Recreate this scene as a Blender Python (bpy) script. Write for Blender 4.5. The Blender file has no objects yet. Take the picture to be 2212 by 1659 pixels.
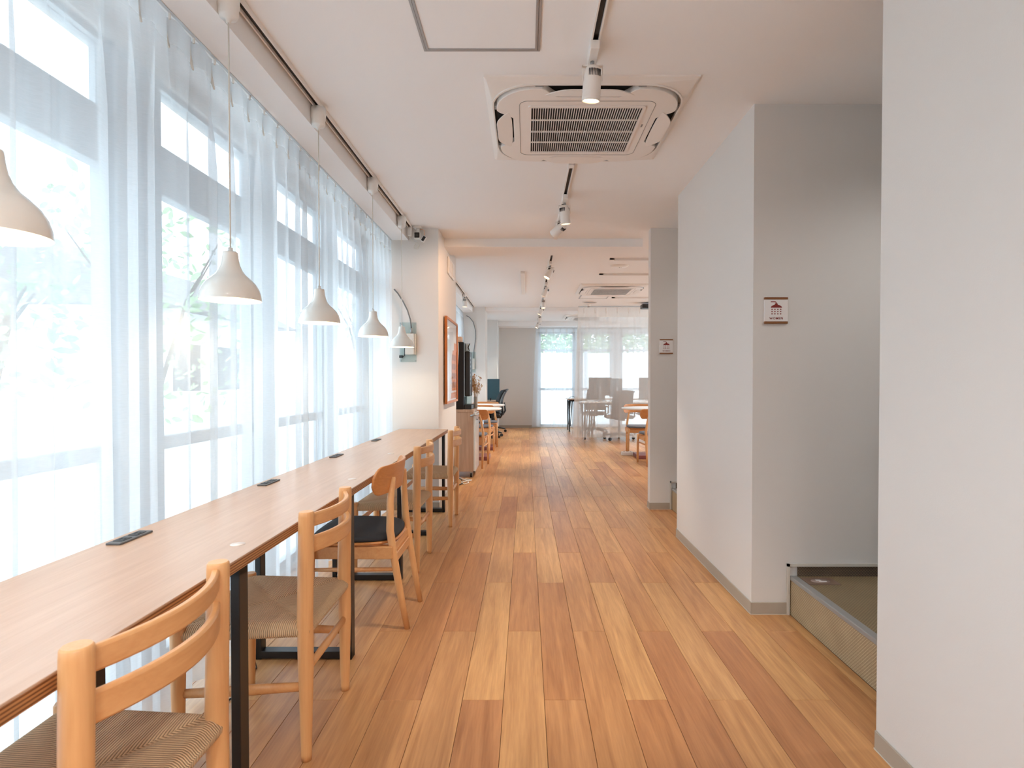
import bpy, bmesh, math, random
from mathutils import Vector, Matrix
random.seed(7)
C = bpy.context.scene.collection
SC = bpy.context.scene
R = math.radians
PI = math.pi

# ---------------------------------------------------------------- camera
cam_d = bpy.data.cameras.new('camera')
cam = bpy.data.objects.new('camera', cam_d)
C.objects.link(cam)
cam.location = (0, 0, 1.16)
cam.rotation_euler = (R(90 - .9), 0, 0)
cam_d.sensor_width = 36
cam_d.lens = 1250 / 2212 * 36
cam_d.shift_x = -(1136 - 1106) / 2212
cam_d.shift_y = ((820 + 1250 * math.tan(R(.9))) - 829.5) / 2212
cam_d.clip_start = .02
cam_d.clip_end = 300
cam_d.dof.use_dof = True
cam_d.dof.focus_distance = 3.6
cam_d.dof.aperture_fstop = 8.0
SC.camera = cam

# ---------------------------------------------------------------- world, exposure
SC.view_settings.view_transform = 'Standard'
SC.view_settings.look = 'None'
SC.view_settings.exposure = 0.42
SC.view_settings.gamma = 1
SC.view_settings.use_curve_mapping = False
W = bpy.data.worlds.new('overcast_sky')
SC.world = W
W.use_nodes = True
bg = W.node_tree.nodes['Background']
bg.inputs['Color'].default_value = (.72, .88, 1.0, 1)
bg.inputs['Strength'].default_value = 4.1
try:
    cy = SC.cycles
    cy.use_denoising = True
    cy.max_bounces = 10
    cy.diffuse_bounces = 6
    cy.glossy_bounces = 4
    cy.transmission_bounces = 8
    cy.transparent_max_bounces = 24
    cy.sample_clamp_indirect = 6
    cy.caustics_reflective = False
    cy.caustics_refractive = False
    cy.use_light_tree = True
except Exception:
    pass

def portal(loc, rot, sx, sy):
    l = bpy.data.lights.new('sky_portal', 'AREA')
    l.shape = 'RECTANGLE'; l.size = sx; l.size_y = sy
    l.cycles.is_portal = True
    o = bpy.data.objects.new('sky_portal', l)
    C.objects.link(o); o.location = loc; o.rotation_euler = rot
# openings through which the sky lights the rooms
portal((-1.46, 1.2, 1.2), (0, R(-90), 0), 2.4, 8.0)
portal((-1.46, 8.6, 1.2), (0, R(-90), 0), 2.4, 4.2)
portal((-1.46, 12.2, 1.2), (0, R(-90), 0), 2.4, 1.8)
portal((4.96, 9.9, 1.3), (0, R(90), 0), 2.0, 6.6)  # sky portal at the added right-hand windows
portal((2.4, 14.06, 1.2), (R(-90), 0, 0), 4.2, 2.4)

CEIL = 2.505

# ---------------------------------------------------------------- material helpers
def lin(c):
    return tuple(((v / 255) / 12.92 if v / 255 <= .04045 else ((v / 255 + .055) / 1.055) ** 2.4) for v in c) + (1,)

def mat(name, rgb, rough=.5, metal=0., spec=.5, emit=None, estr=0., coat=0.):
    m = bpy.data.materials.new(name); m.use_nodes = True
    b = m.node_tree.nodes['Principled BSDF']
    b.inputs['Base Color'].default_value = lin(rgb)
    b.inputs['Roughness'].default_value = rough
    b.inputs['Metallic'].default_value = metal
    b.inputs['Specular IOR Level'].default_value = spec
    b.inputs['Coat Weight'].default_value = coat
    if emit:
        b.inputs['Emission Color'].default_value = lin(emit)
        b.inputs['Emission Strength'].default_value = estr
    return m

def N(m, t, **k):
    n = m.node_tree.nodes.new(t)
    for a, v in k.items():
        setattr(n, a, v)
    return n

def L(m, a, b):
    m.node_tree.links.new(a, b)

def mth(m, op, a, b=None, c=None):
    n = N(m, 'ShaderNodeMath', operation=op)
    for i, v in enumerate((a, b, c)):
        if v is None: continue
        if isinstance(v, (int, float)): n.inputs[i].default_value = v
        else: L(m, v, n.inputs[i])
    return n.outputs[0]

def noise_bump(m, scale, strength, dist=.001, stretch=(1, 1, 1), detail=3):
    b = m.node_tree.nodes['Principled BSDF']
    tc = N(m, 'ShaderNodeTexCoord'); mp = N(m, 'ShaderNodeMapping')
    mp.inputs['Scale'].default_value = stretch
    nz = N(m, 'ShaderNodeTexNoise'); nz.inputs['Scale'].default_value = scale; nz.inputs['Detail'].default_value = detail
    bp = N(m, 'ShaderNodeBump'); bp.inputs['Strength'].default_value = strength; bp.inputs['Distance'].default_value = dist
    L(m, tc.outputs['Object'], mp.inputs[0]); L(m, mp.outputs[0], nz.inputs['Vector'])
    L(m, nz.outputs['Fac'], bp.inputs['Height']); L(m, bp.outputs[0], b.inputs['Normal'])
    return nz

def wood(name, c1, c2, axis='Y', rough=.42, scale=1., per_obj=0., bump=.15, island=False, cdark=None):
    """procedural wood: fibres along one axis; tone may differ from piece to piece"""
    m = bpy.data.materials.new(name); m.use_nodes = True
    b = m.node_tree.nodes['Principled BSDF']
    b.inputs['Roughness'].default_value = rough
    tc = N(m, 'ShaderNodeTexCoord'); oi = N(m, 'ShaderNodeObjectInfo')
    rnd = oi.outputs['Random']
    if island:
        ge = N(m, 'ShaderNodeNewGeometry')
        rnd = mth(m, 'FRACT', mth(m, 'ADD', rnd, ge.outputs['Random Per Island']))
    cmb = N(m, 'ShaderNodeCombineXYZ')
    off = mth(m, 'MULTIPLY', rnd, 37.)
    for i in range(3): L(m, off, cmb.inputs[i])
    va = N(m, 'ShaderNodeVectorMath', operation='ADD')
    L(m, tc.outputs['Object'], va.inputs[0]); L(m, cmb.outputs[0], va.inputs[1])
    mp = N(m, 'ShaderNodeMapping')
    s = {'X': (1.2, 22, 22), 'Y': (22, 1.2, 22), 'Z': (22, 22, 1.2)}[axis]
    mp.inputs['Scale'].default_value = tuple(v * scale for v in s)
    L(m, va.outputs[0], mp.inputs[0])
    n1 = N(m, 'ShaderNodeTexNoise'); n1.inputs['Scale'].default_value = 1.0; n1.inputs['Detail'].default_value = 5
    n1.inputs['Distortion'].default_value = 1.2
    L(m, mp.outputs[0], n1.inputs['Vector'])
    mp2 = N(m, 'ShaderNodeMapping')
    mp2.inputs['Scale'].default_value = tuple(v * scale * 7 for v in s)
    L(m, va.outputs[0], mp2.inputs[0])
    n2 = N(m, 'ShaderNodeTexNoise'); n2.inputs['Scale'].default_value = 1.0; n2.inputs['Detail'].default_value = 3
    L(m, mp2.outputs[0], n2.inputs['Vector'])
    f = mth(m, 'ADD', mth(m, 'MULTIPLY', n1.outputs['Fac'], .75), mth(m, 'MULTIPLY', n2.outputs['Fac'], .30))
    f = mth(m, 'MULTIPLY', mth(m, 'SUBTRACT', f, .30), 2.0)
    mx = N(m, 'ShaderNodeMix', data_type='RGBA')
    L(m, f, mx.inputs[0]); mx.inputs[6].default_value = lin(c1); mx.inputs[7].default_value = lin(c2)
    col = mx.outputs[2]
    if per_obj:
        rp = N(m, 'ShaderNodeValToRGB')
        e = rp.color_ramp.elements
        e[0].position = 0; e[0].color = lin(cdark[0]); e[1].position = 1; e[1].color = lin(cdark[-1])
        for i in range(1, len(cdark) - 1):
            x = e.new(i / (len(cdark) - 1)); x.color = lin(cdark[i])
        L(m, rnd, rp.inputs[0])
        mu = N(m, 'ShaderNodeMix', data_type='RGBA', blend_type='MULTIPLY')
        mu.inputs[0].default_value = 1
        L(m, col, mu.inputs[6]); L(m, rp.outputs[0], mu.inputs[7])
        col = mu.outputs[2]
    L(m, col, b.inputs['Base Color'])
    if bump:
        bp = N(m, 'ShaderNodeBump'); bp.inputs['Strength'].default_value = bump; bp.inputs['Distance'].default_value = .001
        L(m, n2.outputs['Fac'], bp.inputs['Height']); L(m, bp.outputs[0], b.inputs['Normal'])
    return m

def sheer(name, rgb, fac, head=None):
    m = bpy.data.materials.new(name); m.use_nodes = True
    nt = m.node_tree; nt.nodes.clear()
    out = N(m, 'ShaderNodeOutputMaterial')
    tr = N(m, 'ShaderNodeBsdfTransparent')
    df = N(m, 'ShaderNodeBsdfDiffuse'); df.inputs[0].default_value = lin(rgb)
    tl = N(m, 'ShaderNodeBsdfTranslucent'); tl.inputs[0].default_value = lin(rgb)
    m1 = N(m, 'ShaderNodeMixShader'); m1.inputs[0].default_value = .55
    L(m, df.outputs[0], m1.inputs[1]); L(m, tl.outputs[0], m1.inputs[2])
    m2 = N(m, 'ShaderNodeMixShader')
    # fine woven threads: a little more and less open from thread to thread
    tc = N(m, 'ShaderNodeTexCoord'); mp = N(m, 'ShaderNodeMapping'); mp.inputs['Scale'].default_value = (90, 90, 1400)
    nz = N(m, 'ShaderNodeTexNoise'); nz.inputs['Scale'].default_value = .5; nz.inputs['Detail'].default_value = 2
    L(m, tc.outputs['Object'], mp.inputs[0]); L(m, mp.outputs[0], nz.inputs['Vector'])
    f = mth(m, 'ADD', fac - .05, mth(m, 'MULTIPLY', nz.outputs['Fac'], .10))
    if head is not None:      # the doubled heading tape at the top
        sx = N(m, 'ShaderNodeSeparateXYZ'); L(m, tc.outputs['Object'], sx.inputs[0])
        g = mth(m, 'GREATER_THAN', sx.outputs[2], head)
        f = mth(m, 'ADD', f, mth(m, 'MULTIPLY', g, .30))
    L(m, f, m2.inputs[0])
    L(m, tr.outputs[0], m2.inputs[1]); L(m, m1.outputs[0], m2.inputs[2]); L(m, m2.outputs[0], out.inputs[0])
    return m

def glass_mat(name, tint=(255, 255, 255), gloss=.07):
    m = bpy.data.materials.new(name); m.use_nodes = True
    m.node_tree.nodes.clear()
    out = N(m, 'ShaderNodeOutputMaterial'); tr = N(m, 'ShaderNodeBsdfTransparent'); tr.inputs[0].default_value = lin(tint)
    gl = N(m, 'ShaderNodeBsdfGlossy'); gl.inputs['Roughness'].default_value = .02
    fr = N(m, 'ShaderNodeFresnel'); fr.inputs[0].default_value = 1.45
    mx = N(m, 'ShaderNodeMixShader')
    ge = N(m, 'ShaderNodeNewGeometry')
    L(m, mth(m, 'MULTIPLY', fr.outputs[0], mth(m, 'SUBTRACT', 1.0, ge.outputs['Backfacing'])), mx.inputs[0]); L(m, tr.outputs[0], mx.inputs[1]); L(m, gl.outputs[0], mx.inputs[2]); L(m, mx.outputs[0], out.inputs[0])
    return m

M = {}
M['wall'] = mat('wall_paper', (219, 216, 212), .85); noise_bump(M['wall'], 220, .25, .001)
M['ceil'] = mat('ceiling_paper', (238, 238, 238), .9); noise_bump(M['ceil'], 160, .25, .001)
M['base'] = mat('vinyl_baseboard', (172, 162, 148), .5)
M['trimgrey'] = mat('grey_trim', (150, 148, 145), .45)
M['trimwhite'] = mat('pale_trim', (205, 200, 190), .5)
M['alu'] = mat('aluminium_mullion', (188, 193, 198), .5, 0)
M['hatch'] = mat('hatch_aluminium', (165, 166, 168), .4, .4)
M['floorslab'] = mat('subfloor', (70, 48, 32), .9)
M['plank'] = wood('oak_plank', (255, 252, 240), (186, 164, 144), 'Y', .36, 1.0, 1., .12, True,
                  [(216, 164, 114), (196, 140, 98), (224, 176, 124), (206, 152, 106), (222, 176, 126), (200, 144, 100), (228, 180, 126), (196, 138, 94), (214, 162, 112)])
M['counter'] = wood('counter_veneer', (196, 166, 144), (176, 142, 118), 'Y', .33, 1.6, 0, .05)
M['chair'] = wood('honey_wood', (226, 174, 120), (206, 148, 94), 'Z', .38, 1.2, 0, .05)
M['chairh'] = wood('honey_wood_cross', (222, 168, 114), (200, 140, 86), 'Y', .38, 1.2, 0, .05)
M['shell'] = wood('moulded_plywood', (208, 142, 84), (186, 120, 66), 'Y', .35, 2.2, 0, .05)
M['cab'] = wood('weathered_oak_side', (188, 160, 138), (150, 122, 102), 'Z', .5, .8, 0, .1)
M['frame'] = wood('picture_frame_wood', (196, 124, 62), (170, 100, 46), 'Z', .4, 1.5, 0, .05)
M['signwood'] = wood('sign_walnut_strip', (150, 98, 48), (120, 74, 52), 'X', .5, 2, 0, .1)
M['black'] = mat('black_steel', (24, 24, 26), .35)
M['blackpl'] = mat('black_plastic', (22, 22, 24), .4)
M['darkbrown'] = mat('espresso_casing', (24, 18, 16), .45, 0, .3)
M['white'] = mat('white_plastic', (232, 230, 226), .35)
M['acwhite'] = mat('cassette_white', (232, 226, 220), .45)
M['acgrey'] = mat('cassette_grey', (150, 150, 150), .5)
M['dark'] = mat('dark_void', (10, 12, 14), .7)
M['slotgrey'] = mat('track_slot', (38, 32, 28), .6)
M['enamel'] = mat('glossy_white_enamel', (240, 236, 228), .12, 0, .6, coat=.5)
M['shadein'] = mat('shade_inside', (250, 244, 230), .6, emit=(255, 232, 196), estr=1.6)
M['bulb'] = mat('bulb', (255, 240, 215), .4, emit=(255, 226, 180), estr=22)
M['lens'] = mat('spot_lens', (255, 240, 215), .3, emit=(255, 214, 160), estr=16)
M['cushion'] = mat('charcoal_wool', (52, 54, 58), .95); noise_bump(M['cushion'], 900, .5, .001)
M['cushiong'] = mat('grey_vinyl', (96, 98, 106), .55)
M['socket'] = mat('socket_grey', (92, 94, 98), .5)
M['socketd'] = mat('socket_dark', (48, 50, 54), .5)
M['metal'] = mat('brushed_steel', (170, 172, 174), .3, .9)
M['conduit'] = mat('grey_conduit', (112, 116, 118), .5)
M['gpvc'] = mat('socket_box_beige', (210, 205, 196), .5)
M['teal'] = mat('teal_felt', (72, 104, 116), .95); noise_bump(M['teal'], 500, .5, .001)
M['tabletop'] = mat('white_laminate', (238, 238, 236), .3)
M['stone'] = mat('red_granite', (128, 72, 70), .35)
M['vase'] = mat('matte_grey_ceramic', (178, 178, 170), .6)
M['dry'] = mat('dried_grass', (206, 170, 120), .9)
M['dry2'] = mat('dried_flower_amber', (196, 130, 66), .9)
M['redprint'] = mat('sign_red_print', (132, 36, 28), .6)
M['signface'] = mat('sign_white_face', (232, 228, 226), .45)
M['paperw'] = mat('poster_paper', (235, 236, 238), .5)
M['paperor'] = mat('poster_orange', (216, 128, 60), .5)
M['paperbr'] = mat('poster_brown', (120, 72, 44), .5)
M['boxpink'] = mat('carton_pink_beige', (222, 186, 160), .7)
M['cable'] = mat('white_cable', (226, 222, 212), .5)
M['curtain'] = sheer('sheer_white_curtain', (224, 228, 232), .60, 2.30)
M['pleat'] = sheer('doubled_sheer_pleat', (246, 240, 232), .85)
M['curtain2'] = sheer('sheer_ivory_curtain', (246, 240, 234), .50, 2.30)
M['glass'] = glass_mat('window_glass')
M['acrylic'] = glass_mat('acrylic_plate', (240, 246, 246))
M['leaf'] = mat('green_leaf', (150, 176, 128), .6)
M['leaf2'] = mat('pale_green_leaf', (196, 210, 176), .6)
M['bark'] = mat('bark', (96, 80, 66), .9)
M['fence'] = mat('white_fence_panel', (232, 236, 236), .7)
M['roofm'] = mat('grey_roof', (120, 112, 108), .8)
M['ground'] = mat('pale_gravel', (226, 226, 224), .9)
for k in ('leaf', 'leaf2'):
    M[k].node_tree.nodes['Principled BSDF'].inputs['Transmission Weight'].default_value = 0

# counter edge: stacked plies showing as dark and light lines
def ply_mat():
    m = wood('plywood_edge', (196, 142, 92), (170, 116, 70), 'Y', .5, 1, 0, 0)
    b = m.node_tree.nodes['Principled BSDF']
    tc = N(m, 'ShaderNodeTexCoord'); sx = N(m, 'ShaderNodeSeparateXYZ'); L(m, tc.outputs['Object'], sx.inputs[0])
    g = mth(m, 'GREATER_THAN', mth(m, 'FRACT', mth(m, 'MULTIPLY', sx.outputs[2], 1 / .0066)), .55)
    src = b.inputs['Base Color'].links[0].from_socket
    mu = N(m, 'ShaderNodeMix', data_type='RGBA', blend_type='MULTIPLY')
    L(m, mth(m, 'MULTIPLY', g, .75), mu.inputs[0]); L(m, src, mu.inputs[6]); mu.inputs[7].default_value = lin((120, 80, 60))
    L(m, mu.outputs[2], b.inputs['Base Color'])
    return m
M['ply'] = ply_mat()

# paper cord: strands run across the rail they wrap, meeting on the four diagonals of the seat
def cord_mat():
    m = bpy.data.materials.new('paper_cord'); m.use_nodes = True
    b = m.node_tree.nodes['Principled BSDF']; b.inputs['Roughness'].default_value = .8
    tc = N(m, 'ShaderNodeTexCoord'); sx = N(m, 'ShaderNodeSeparateXYZ'); L(m, tc.outputs['Object'], sx.inputs[0])
    x, y = sx.outputs[0], sx.outputs[1]
    ax = mth(m, 'MULTIPLY', mth(m, 'ABSOLUTE', x), 1.22)
    sel = mth(m, 'GREATER_THAN', ax, mth(m, 'ABSOLUTE', y))     # 1: front and rear fields
    u = mth(m, 'ADD', mth(m, 'MULTIPLY', sel, y), mth(m, 'MULTIPLY', mth(m, 'SUBTRACT', 1, sel), x))
    ph = mth(m, 'FRACT', mth(m, 'MULTIPLY', u, 1 / .0058))
    tri = mth(m, 'SUBTRACT', 1, mth(m, 'ABSOLUTE', mth(m, 'SUBTRACT', mth(m, 'MULTIPLY', ph, 2), 1)))
    rp = N(m, 'ShaderNodeValToRGB'); e = rp.color_ramp.elements
    e[0].position = 0; e[0].color = lin((104, 74, 48)); e[1].position = .50; e[1].color = lin((228, 192, 150))
    L(m, tri, rp.inputs[0])
    nz = N(m, 'ShaderNodeTexNoise'); nz.inputs['Scale'].default_value = 60
    L(m, tc.outputs['Object'], nz.inputs['Vector'])
    mu = N(m, 'ShaderNodeMix', data_type='RGBA', blend_type='MULTIPLY'); mu.inputs[0].default_value = .35
    L(m, rp.outputs[0], mu.inputs[6]); L(m, nz.outputs['Fac'], mu.inputs[7]); mu.inputs[0].default_value = .15
    L(m, mu.outputs[2], b.inputs['Base Color'])
    bp = N(m, 'ShaderNodeBump'); bp.inputs['Strength'].default_value = .9; bp.inputs['Distance'].default_value = .002
    L(m, tri, bp.inputs['Height']); L(m, bp.outputs[0], b.inputs['Normal'])
    return m
M['cord'] = cord_mat()

def tatami_mat(name, c1, c2, sx_, sy_, sz_):
    m = bpy.data.materials.new(name); m.use_nodes = True
    b = m.node_tree.nodes['Principled BSDF']; b.inputs['Roughness'].default_value = .85
    tc = N(m, 'ShaderNodeTexCoord'); s = N(m, 'ShaderNodeSeparateXYZ'); L(m, tc.outputs['Object'], s.inputs[0])
    def wv(o, k, p=0.):
        return mth(m, 'SINE', mth(m, 'ADD', mth(m, 'MULTIPLY', o, k), p))
    row = mth(m, 'FLOOR', mth(m, 'MULTIPLY', s.outputs[sy_], 1 / .007))
    shift = mth(m, 'MULTIPLY', row, PI)
    a = mth(m, 'SINE', mth(m, 'ADD', mth(m, 'MULTIPLY', s.outputs[sx_], 2 * PI / .014), shift))
    c = mth(m, 'ABSOLUTE', wv(s.outputs[sy_], PI / .007))
    f = mth(m, 'MULTIPLY', mth(m, 'ADD', mth(m, 'MULTIPLY', a, .5), .5), c)
    nz = N(m, 'ShaderNodeTexNoise'); nz.inputs['Scale'].default_value = 9
    L(m, tc.outputs['Object'], nz.inputs['Vector'])
    f = mth(m, 'ADD', mth(m, 'MULTIPLY', f, .7), mth(m, 'MULTIPLY', nz.outputs['Fac'], .35))
    mx = N(m, 'ShaderNodeMix', data_type='RGBA'); L(m, f, mx.inputs[0])
    mx.inputs[6].default_value = lin(c1); mx.inputs[7].default_value = lin(c2)
    L(m, mx.outputs[2], b.inputs['Base Color'])
    bp = N(m, 'ShaderNodeBump'); bp.inputs['Strength'].default_value = .6; bp.inputs['Distance'].default_value = .002
    L(m, f, bp.inputs['Height']); L(m, bp.outputs[0], b.inputs['Normal'])
    return m
M['tat_top'] = tatami_mat('woven_mat_top', (112, 94, 68), (166, 146, 112), 0, 1, 2)
M['tat_riser'] = tatami_mat('woven_mat_riser', (138, 116, 88), (208, 188, 152), 1, 2, 0)
M['tat_dark'] = tatami_mat('woven_mat_skirting', (62, 50, 52), (128, 108, 78), 0, 2, 1)

# ---------------------------------------------------------------- mesh builder
class MB:
    def __init__(s):
        s.b = bmesh.new(); s.mats = []; s.mi = 0
    def m(s, mt):
        if mt not in s.mats: s.mats.append(mt)
        s.mi = s.mats.index(mt); return s
    def _set(s, fs):
        for f in fs: f.material_index = s.mi
    def box(s, x0, x1, y0, y1, z0, z1, bev=0., seg=1, rot=None):
        r = bmesh.ops.create_cube(s.b, size=1.0)
        vs = r['verts']
        c = Vector(((x0 + x1) / 2, (y0 + y1) / 2, (z0 + z1) / 2))
        for v in vs:
            v.co = Vector((v.co.x * (x1 - x0), v.co.y * (y1 - y0), v.co.z * (z1 - z0)))
        fs = set(f for v in vs for f in v.link_faces)
        s._set(fs)
        if bev > 0:
            es = list(set(e for v in vs for e in v.link_edges))
            rr = bmesh.ops.bevel(s.b, geom=es, offset=bev, segments=seg, profile=.5, affect='EDGES')
            s._set(rr['faces'])
            vs = list(set(v for f in rr['faces'] for v in f.verts) | set(v for v in vs if v.is_valid))
        for v in vs:
            p = v.co.copy()
            if rot is not None: p = rot @ p
            v.co = p + c
        return s
    def cyl(s, p0, p1, r0, r1=None, seg=16, cap=True, smooth=True):
        return s.tube([p0, p1], [r0, r0 if r1 is None else r1], seg, cap, smooth)
    def tube(s, pts, rad, seg=12, cap=True, smooth=True, sx=1., sy=1., up=None):
        """sweep an ellipse along points"""
        pts = [Vector(p) for p in pts]
        if isinstance(rad, (int, float)): rad = [rad] * len(pts)
        rings = []
        prev = None
        for i, p in enumerate(pts):
            t = (pts[min(i + 1, len(pts) - 1)] - pts[max(i - 1, 0)]).normalized()
            if prev is None:
                a = Vector(up) if up else (Vector((0, 0, 1)) if abs(t.z) < .9 else Vector((1, 0, 0)))
                n = (a - t * a.dot(t)).normalized()
            else:
                n = (prev - t * prev.dot(t)).normalized()
            prev = n
            q = t.cross(n)
            ring = []
            for k in range(seg):
                th = 2 * PI * (k + .5) / seg
                ring.append(s.b.verts.new(p + n * (math.cos(th) * rad[i] * sx) + q * (math.sin(th) * rad[i] * sy)))
            rings.append(ring)
        for a, b in zip(rings[:-1], rings[1:]):
            for k in range(seg):
                f = s.b.faces.new((a[k], a[(k + 1) % seg], b[(k + 1) % seg], b[k])); f.smooth = smooth; f.material_index = s.mi
        if cap:
            for ring, rev in ((rings[0], True), (rings[-1], False)):
                f = s.b.faces.new(list(reversed(ring)) if rev else ring); f.material_index = s.mi
        return s
    def lathe(s, prof, c=(0, 0, 0), seg=40, smooth=True, ex=1., ey=1.):
        c = Vector(c); rings = []
        for r, z in prof:
            if r < 1e-6:
                rings.append([s.b.verts.new(c + Vector((0, 0, z)))])
            else:
                rings.append([s.b.verts.new(c + Vector((math.cos(2 * PI * k / seg) * r * ex, math.sin(2 * PI * k / seg) * r * ey, z))) for k in range(seg)])
        for a, b in zip(rings[:-1], rings[1:]):
            for k in range(seg):
                k2 = (k + 1) % seg
                if len(a) == 1 and len(b) == 1: continue
                if len(a) == 1: vs = (a[0], b[k2], b[k])
                elif len(b) == 1: vs = (a[k], a[k2], b[0])
                else: vs = (a[k], a[k2], b[k2], b[k])
                f = s.b.faces.new(vs); f.smooth = smooth; f.material_index = s.mi
        return s
    def prism(s, poly, h0, h1, axis='Z', smooth=False):
        """extrude a 2-D outline; axis Z: (x,y), axis Y: (x,z), axis X: (y,z)"""
        def P(a, h):
            return {'Z': (a[0], a[1], h), 'Y': (a[0], h, a[1]), 'X': (h, a[0], a[1])}[axis]
        lo = [s.b.verts.new(P(a, h0)) for a in poly]; hi = [s.b.verts.new(P(a, h1)) for a in poly]
        n = len(poly)
        f1 = s.b.faces.new(lo[::-1]); f2 = s.b.faces.new(hi)
        fs = [f1, f2]
        for k in range(n):
            f = s.b.faces.new((lo[k], lo[(k + 1) % n], hi[(k + 1) % n], hi[k])); f.smooth = smooth; fs.append(f)
        s._set(fs)
        return s
    def ring(s, outer, inner, h0, h1, h0i=None):
        """band between two outlines with the same number of points (in XY), extruded in Z"""
        n = len(outer)
        if h0i is None: h0i = h0
        V = lambda p, h: s.b.verts.new((p[0], p[1], h))
        a = [V(p, h0) for p in outer]; b = [V(p, h0i) for p in inner]
        c = [V(p, h1) for p in outer]; d = [V(p, h1) for p in inner]
        fs = []
        for k in range(n):
            j = (k + 1) % n
            fs.append(s.b.faces.new((a[k], b[k], b[j], a[j])))
            fs.append(s.b.faces.new((c[k], c[j], d[j], d[k])))
            fs.append(s.b.faces.new((a[k], a[j], c[j], c[k])))
            fs.append(s.b.faces.new((b[k], d[k], d[j], b[j])))
        s._set(fs); return s
    def grid(s, fn, nu, nv, smooth=True, close_u=False):
        g = [[s.b.verts.new(fn(i / nu, j / nv)) for j in range(nv + 1)] for i in range(nu + (0 if close_u else 1))]
        n = len(g)
        for i in range(nu):
            for j in range(nv):
                f = s.b.faces.new((g[i][j], g[(i + 1) % n][j], g[(i + 1) % n][j + 1], g[i][j + 1])); f.smooth = smooth; f.material_index = s.mi
        return s
    def slab(s, fn, nu, nv, off, smooth=True):
        """curved board: fn(u,v)->point, off(u,v)->offset vector to the back face"""
        A = [[s.b.verts.new(fn(i / nu, j / nv)) for j in range(nv + 1)] for i in range(nu + 1)]
        B = [[s.b.verts.new(Vector(fn(i / nu, j / nv)) + Vector(off(i / nu, j / nv))) for j in range(nv + 1)] for i in range(nu + 1)]
        F = []
        def q(*v):
            f = s.b.faces.new(v); f.smooth = smooth; F.append(f)
        for i in range(nu):
            for j in range(nv):
                q(A[i][j], A[i + 1][j], A[i + 1][j + 1], A[i][j + 1]); q(B[i][j], B[i][j + 1], B[i + 1][j + 1], B[i + 1][j])
        for i in range(nu):
            q(A[i][0], B[i][0], B[i + 1][0], A[i + 1][0]); q(A[i][nv], A[i + 1][nv], B[i + 1][nv], B[i][nv])
        for j in range(nv):
            q(A[0][j], A[0][j + 1], B[0][j + 1], B[0][j]); q(A[nu][j], B[nu][j], B[nu][j + 1], A[nu][j + 1])
        s._set(F); return s
    def build(s, name, mt=None, parent=None, bevel=0., auto=False):
        bmesh.ops.recalc_face_normals(s.b, faces=s.b.faces)
        me = bpy.data.meshes.new(name)
        s.b.to_mesh(me); s.b.free()
        ms = s.mats if s.mats else [mt]
        for x in ms: me.materials.append(x if not isinstance(x, str) else M[x])
        o = bpy.data.objects.new(name, me); C.objects.link(o)
        if parent: o.parent = parent
        if bevel:
            md = o.modifiers.new('soft_edges', 'BEVEL'); md.width = bevel; md.segments = 2; md.limit_method = 'ANGLE'; md.angle_limit = R(40)
        if auto:
            for p in me.polygons: p.use_smooth = True
            me.set_sharp_from_angle(angle=R(38))
        return o

def thing(name, label, cat, loc=(0, 0, 0), rz=0., group=None):
    o = bpy.data.objects.new(name, None); C.objects.link(o)
    o.empty_display_size = .05
    o.location = loc; o.rotation_euler = (0, 0, rz)
    o['label'] = label; o['category'] = cat
    if group: o['group'] = group
    return o

def tag(o, label, cat, group=None):
    o['label'] = label; o['category'] = cat
    if group: o['group'] = group
    return o

def struct(o):
    o['kind'] = 'structure'; return o

def dup(root, loc, rz=None, label=None, group=None, skip=()):
    def rec(o, par):
        c = o.copy(); C.objects.link(c)
        if par: c.parent = par
        for ch in o.children:
            if ch.name.split('.')[0] in skip: continue
            rec(ch, c)
        return c
    r = rec(root, None)
    r.location = loc
    if rz is not None: r.rotation_euler = (0, 0, rz)
    if label: r['label'] = label
    if group: r['group'] = group
    return r

def bx(name, mt, x0, x1, y0, y1, z0, z1, parent=None, bev=0.):
    return MB().box(x0, x1, y0, y1, z0, z1, bev).build(name, M[mt], parent)

# ---------------------------------------------------------------- the room shell
XW = -1.42          # inner plane of the window wall
Y0, Y1 = -3.0, 13.95
XR = 5.0
# floor slab and its planks
floor = struct(bx('floor', 'floorslab', XW - .1, XR, Y0, Y1, -.20, -.013))
ceiling = struct(bx('ceiling', 'ceil', XW - .15, XR, Y0, Y1 + .1, CEIL, CEIL + .15))
PW, PL = .1485, 1.212
def plank_mesh(w, l):
    mb = MB(); g = .0007
    mb.box(g - w / 2, w / 2 - g, g - l / 2, l / 2 - g, -.0125, 0, .0009)
    return mb
pm_cache = {}
nplank = 0
rest = MB()
cells = []
for k in range(-10, 52):
    xa = -.0816 + PW * k; xb = xa + PW
    xa2, xb2 = max(xa, XW - .05), min(xb, XR)
    if xb2 - xa2 < .01: continue
    ph = 2.078 if k % 2 else 2.65
    j = math.floor((Y0 - ph) / PL)
    y = ph + j * PL
    while y < Y1:
        ya, yb = max(y, Y0), min(y + PL, Y1)
        xm, ym = (xa + xb) / 2, (ya + yb) / 2
        y += PL
        if yb - ya < .01: continue
        # only where there is open floor
        if ym < 5.2 and xa2 > 1.29: continue
        xb3 = min(xb2, 1.304) if ym < 5.2 else xb2
        vis = (yb > 1.2) and (xa < 1.32 or ya > 5.0) and (xm < (min(yb, 13) * .3 if ya > 5.2 else 9))
        cells.append((vis and xb > -1.3, ym, xa2, xb3, ya, yb))
ind = sorted([c for c in cells if c[0]], key=lambda c: c[1])[:298]
inds = set(id(c) for c in ind)
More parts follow.
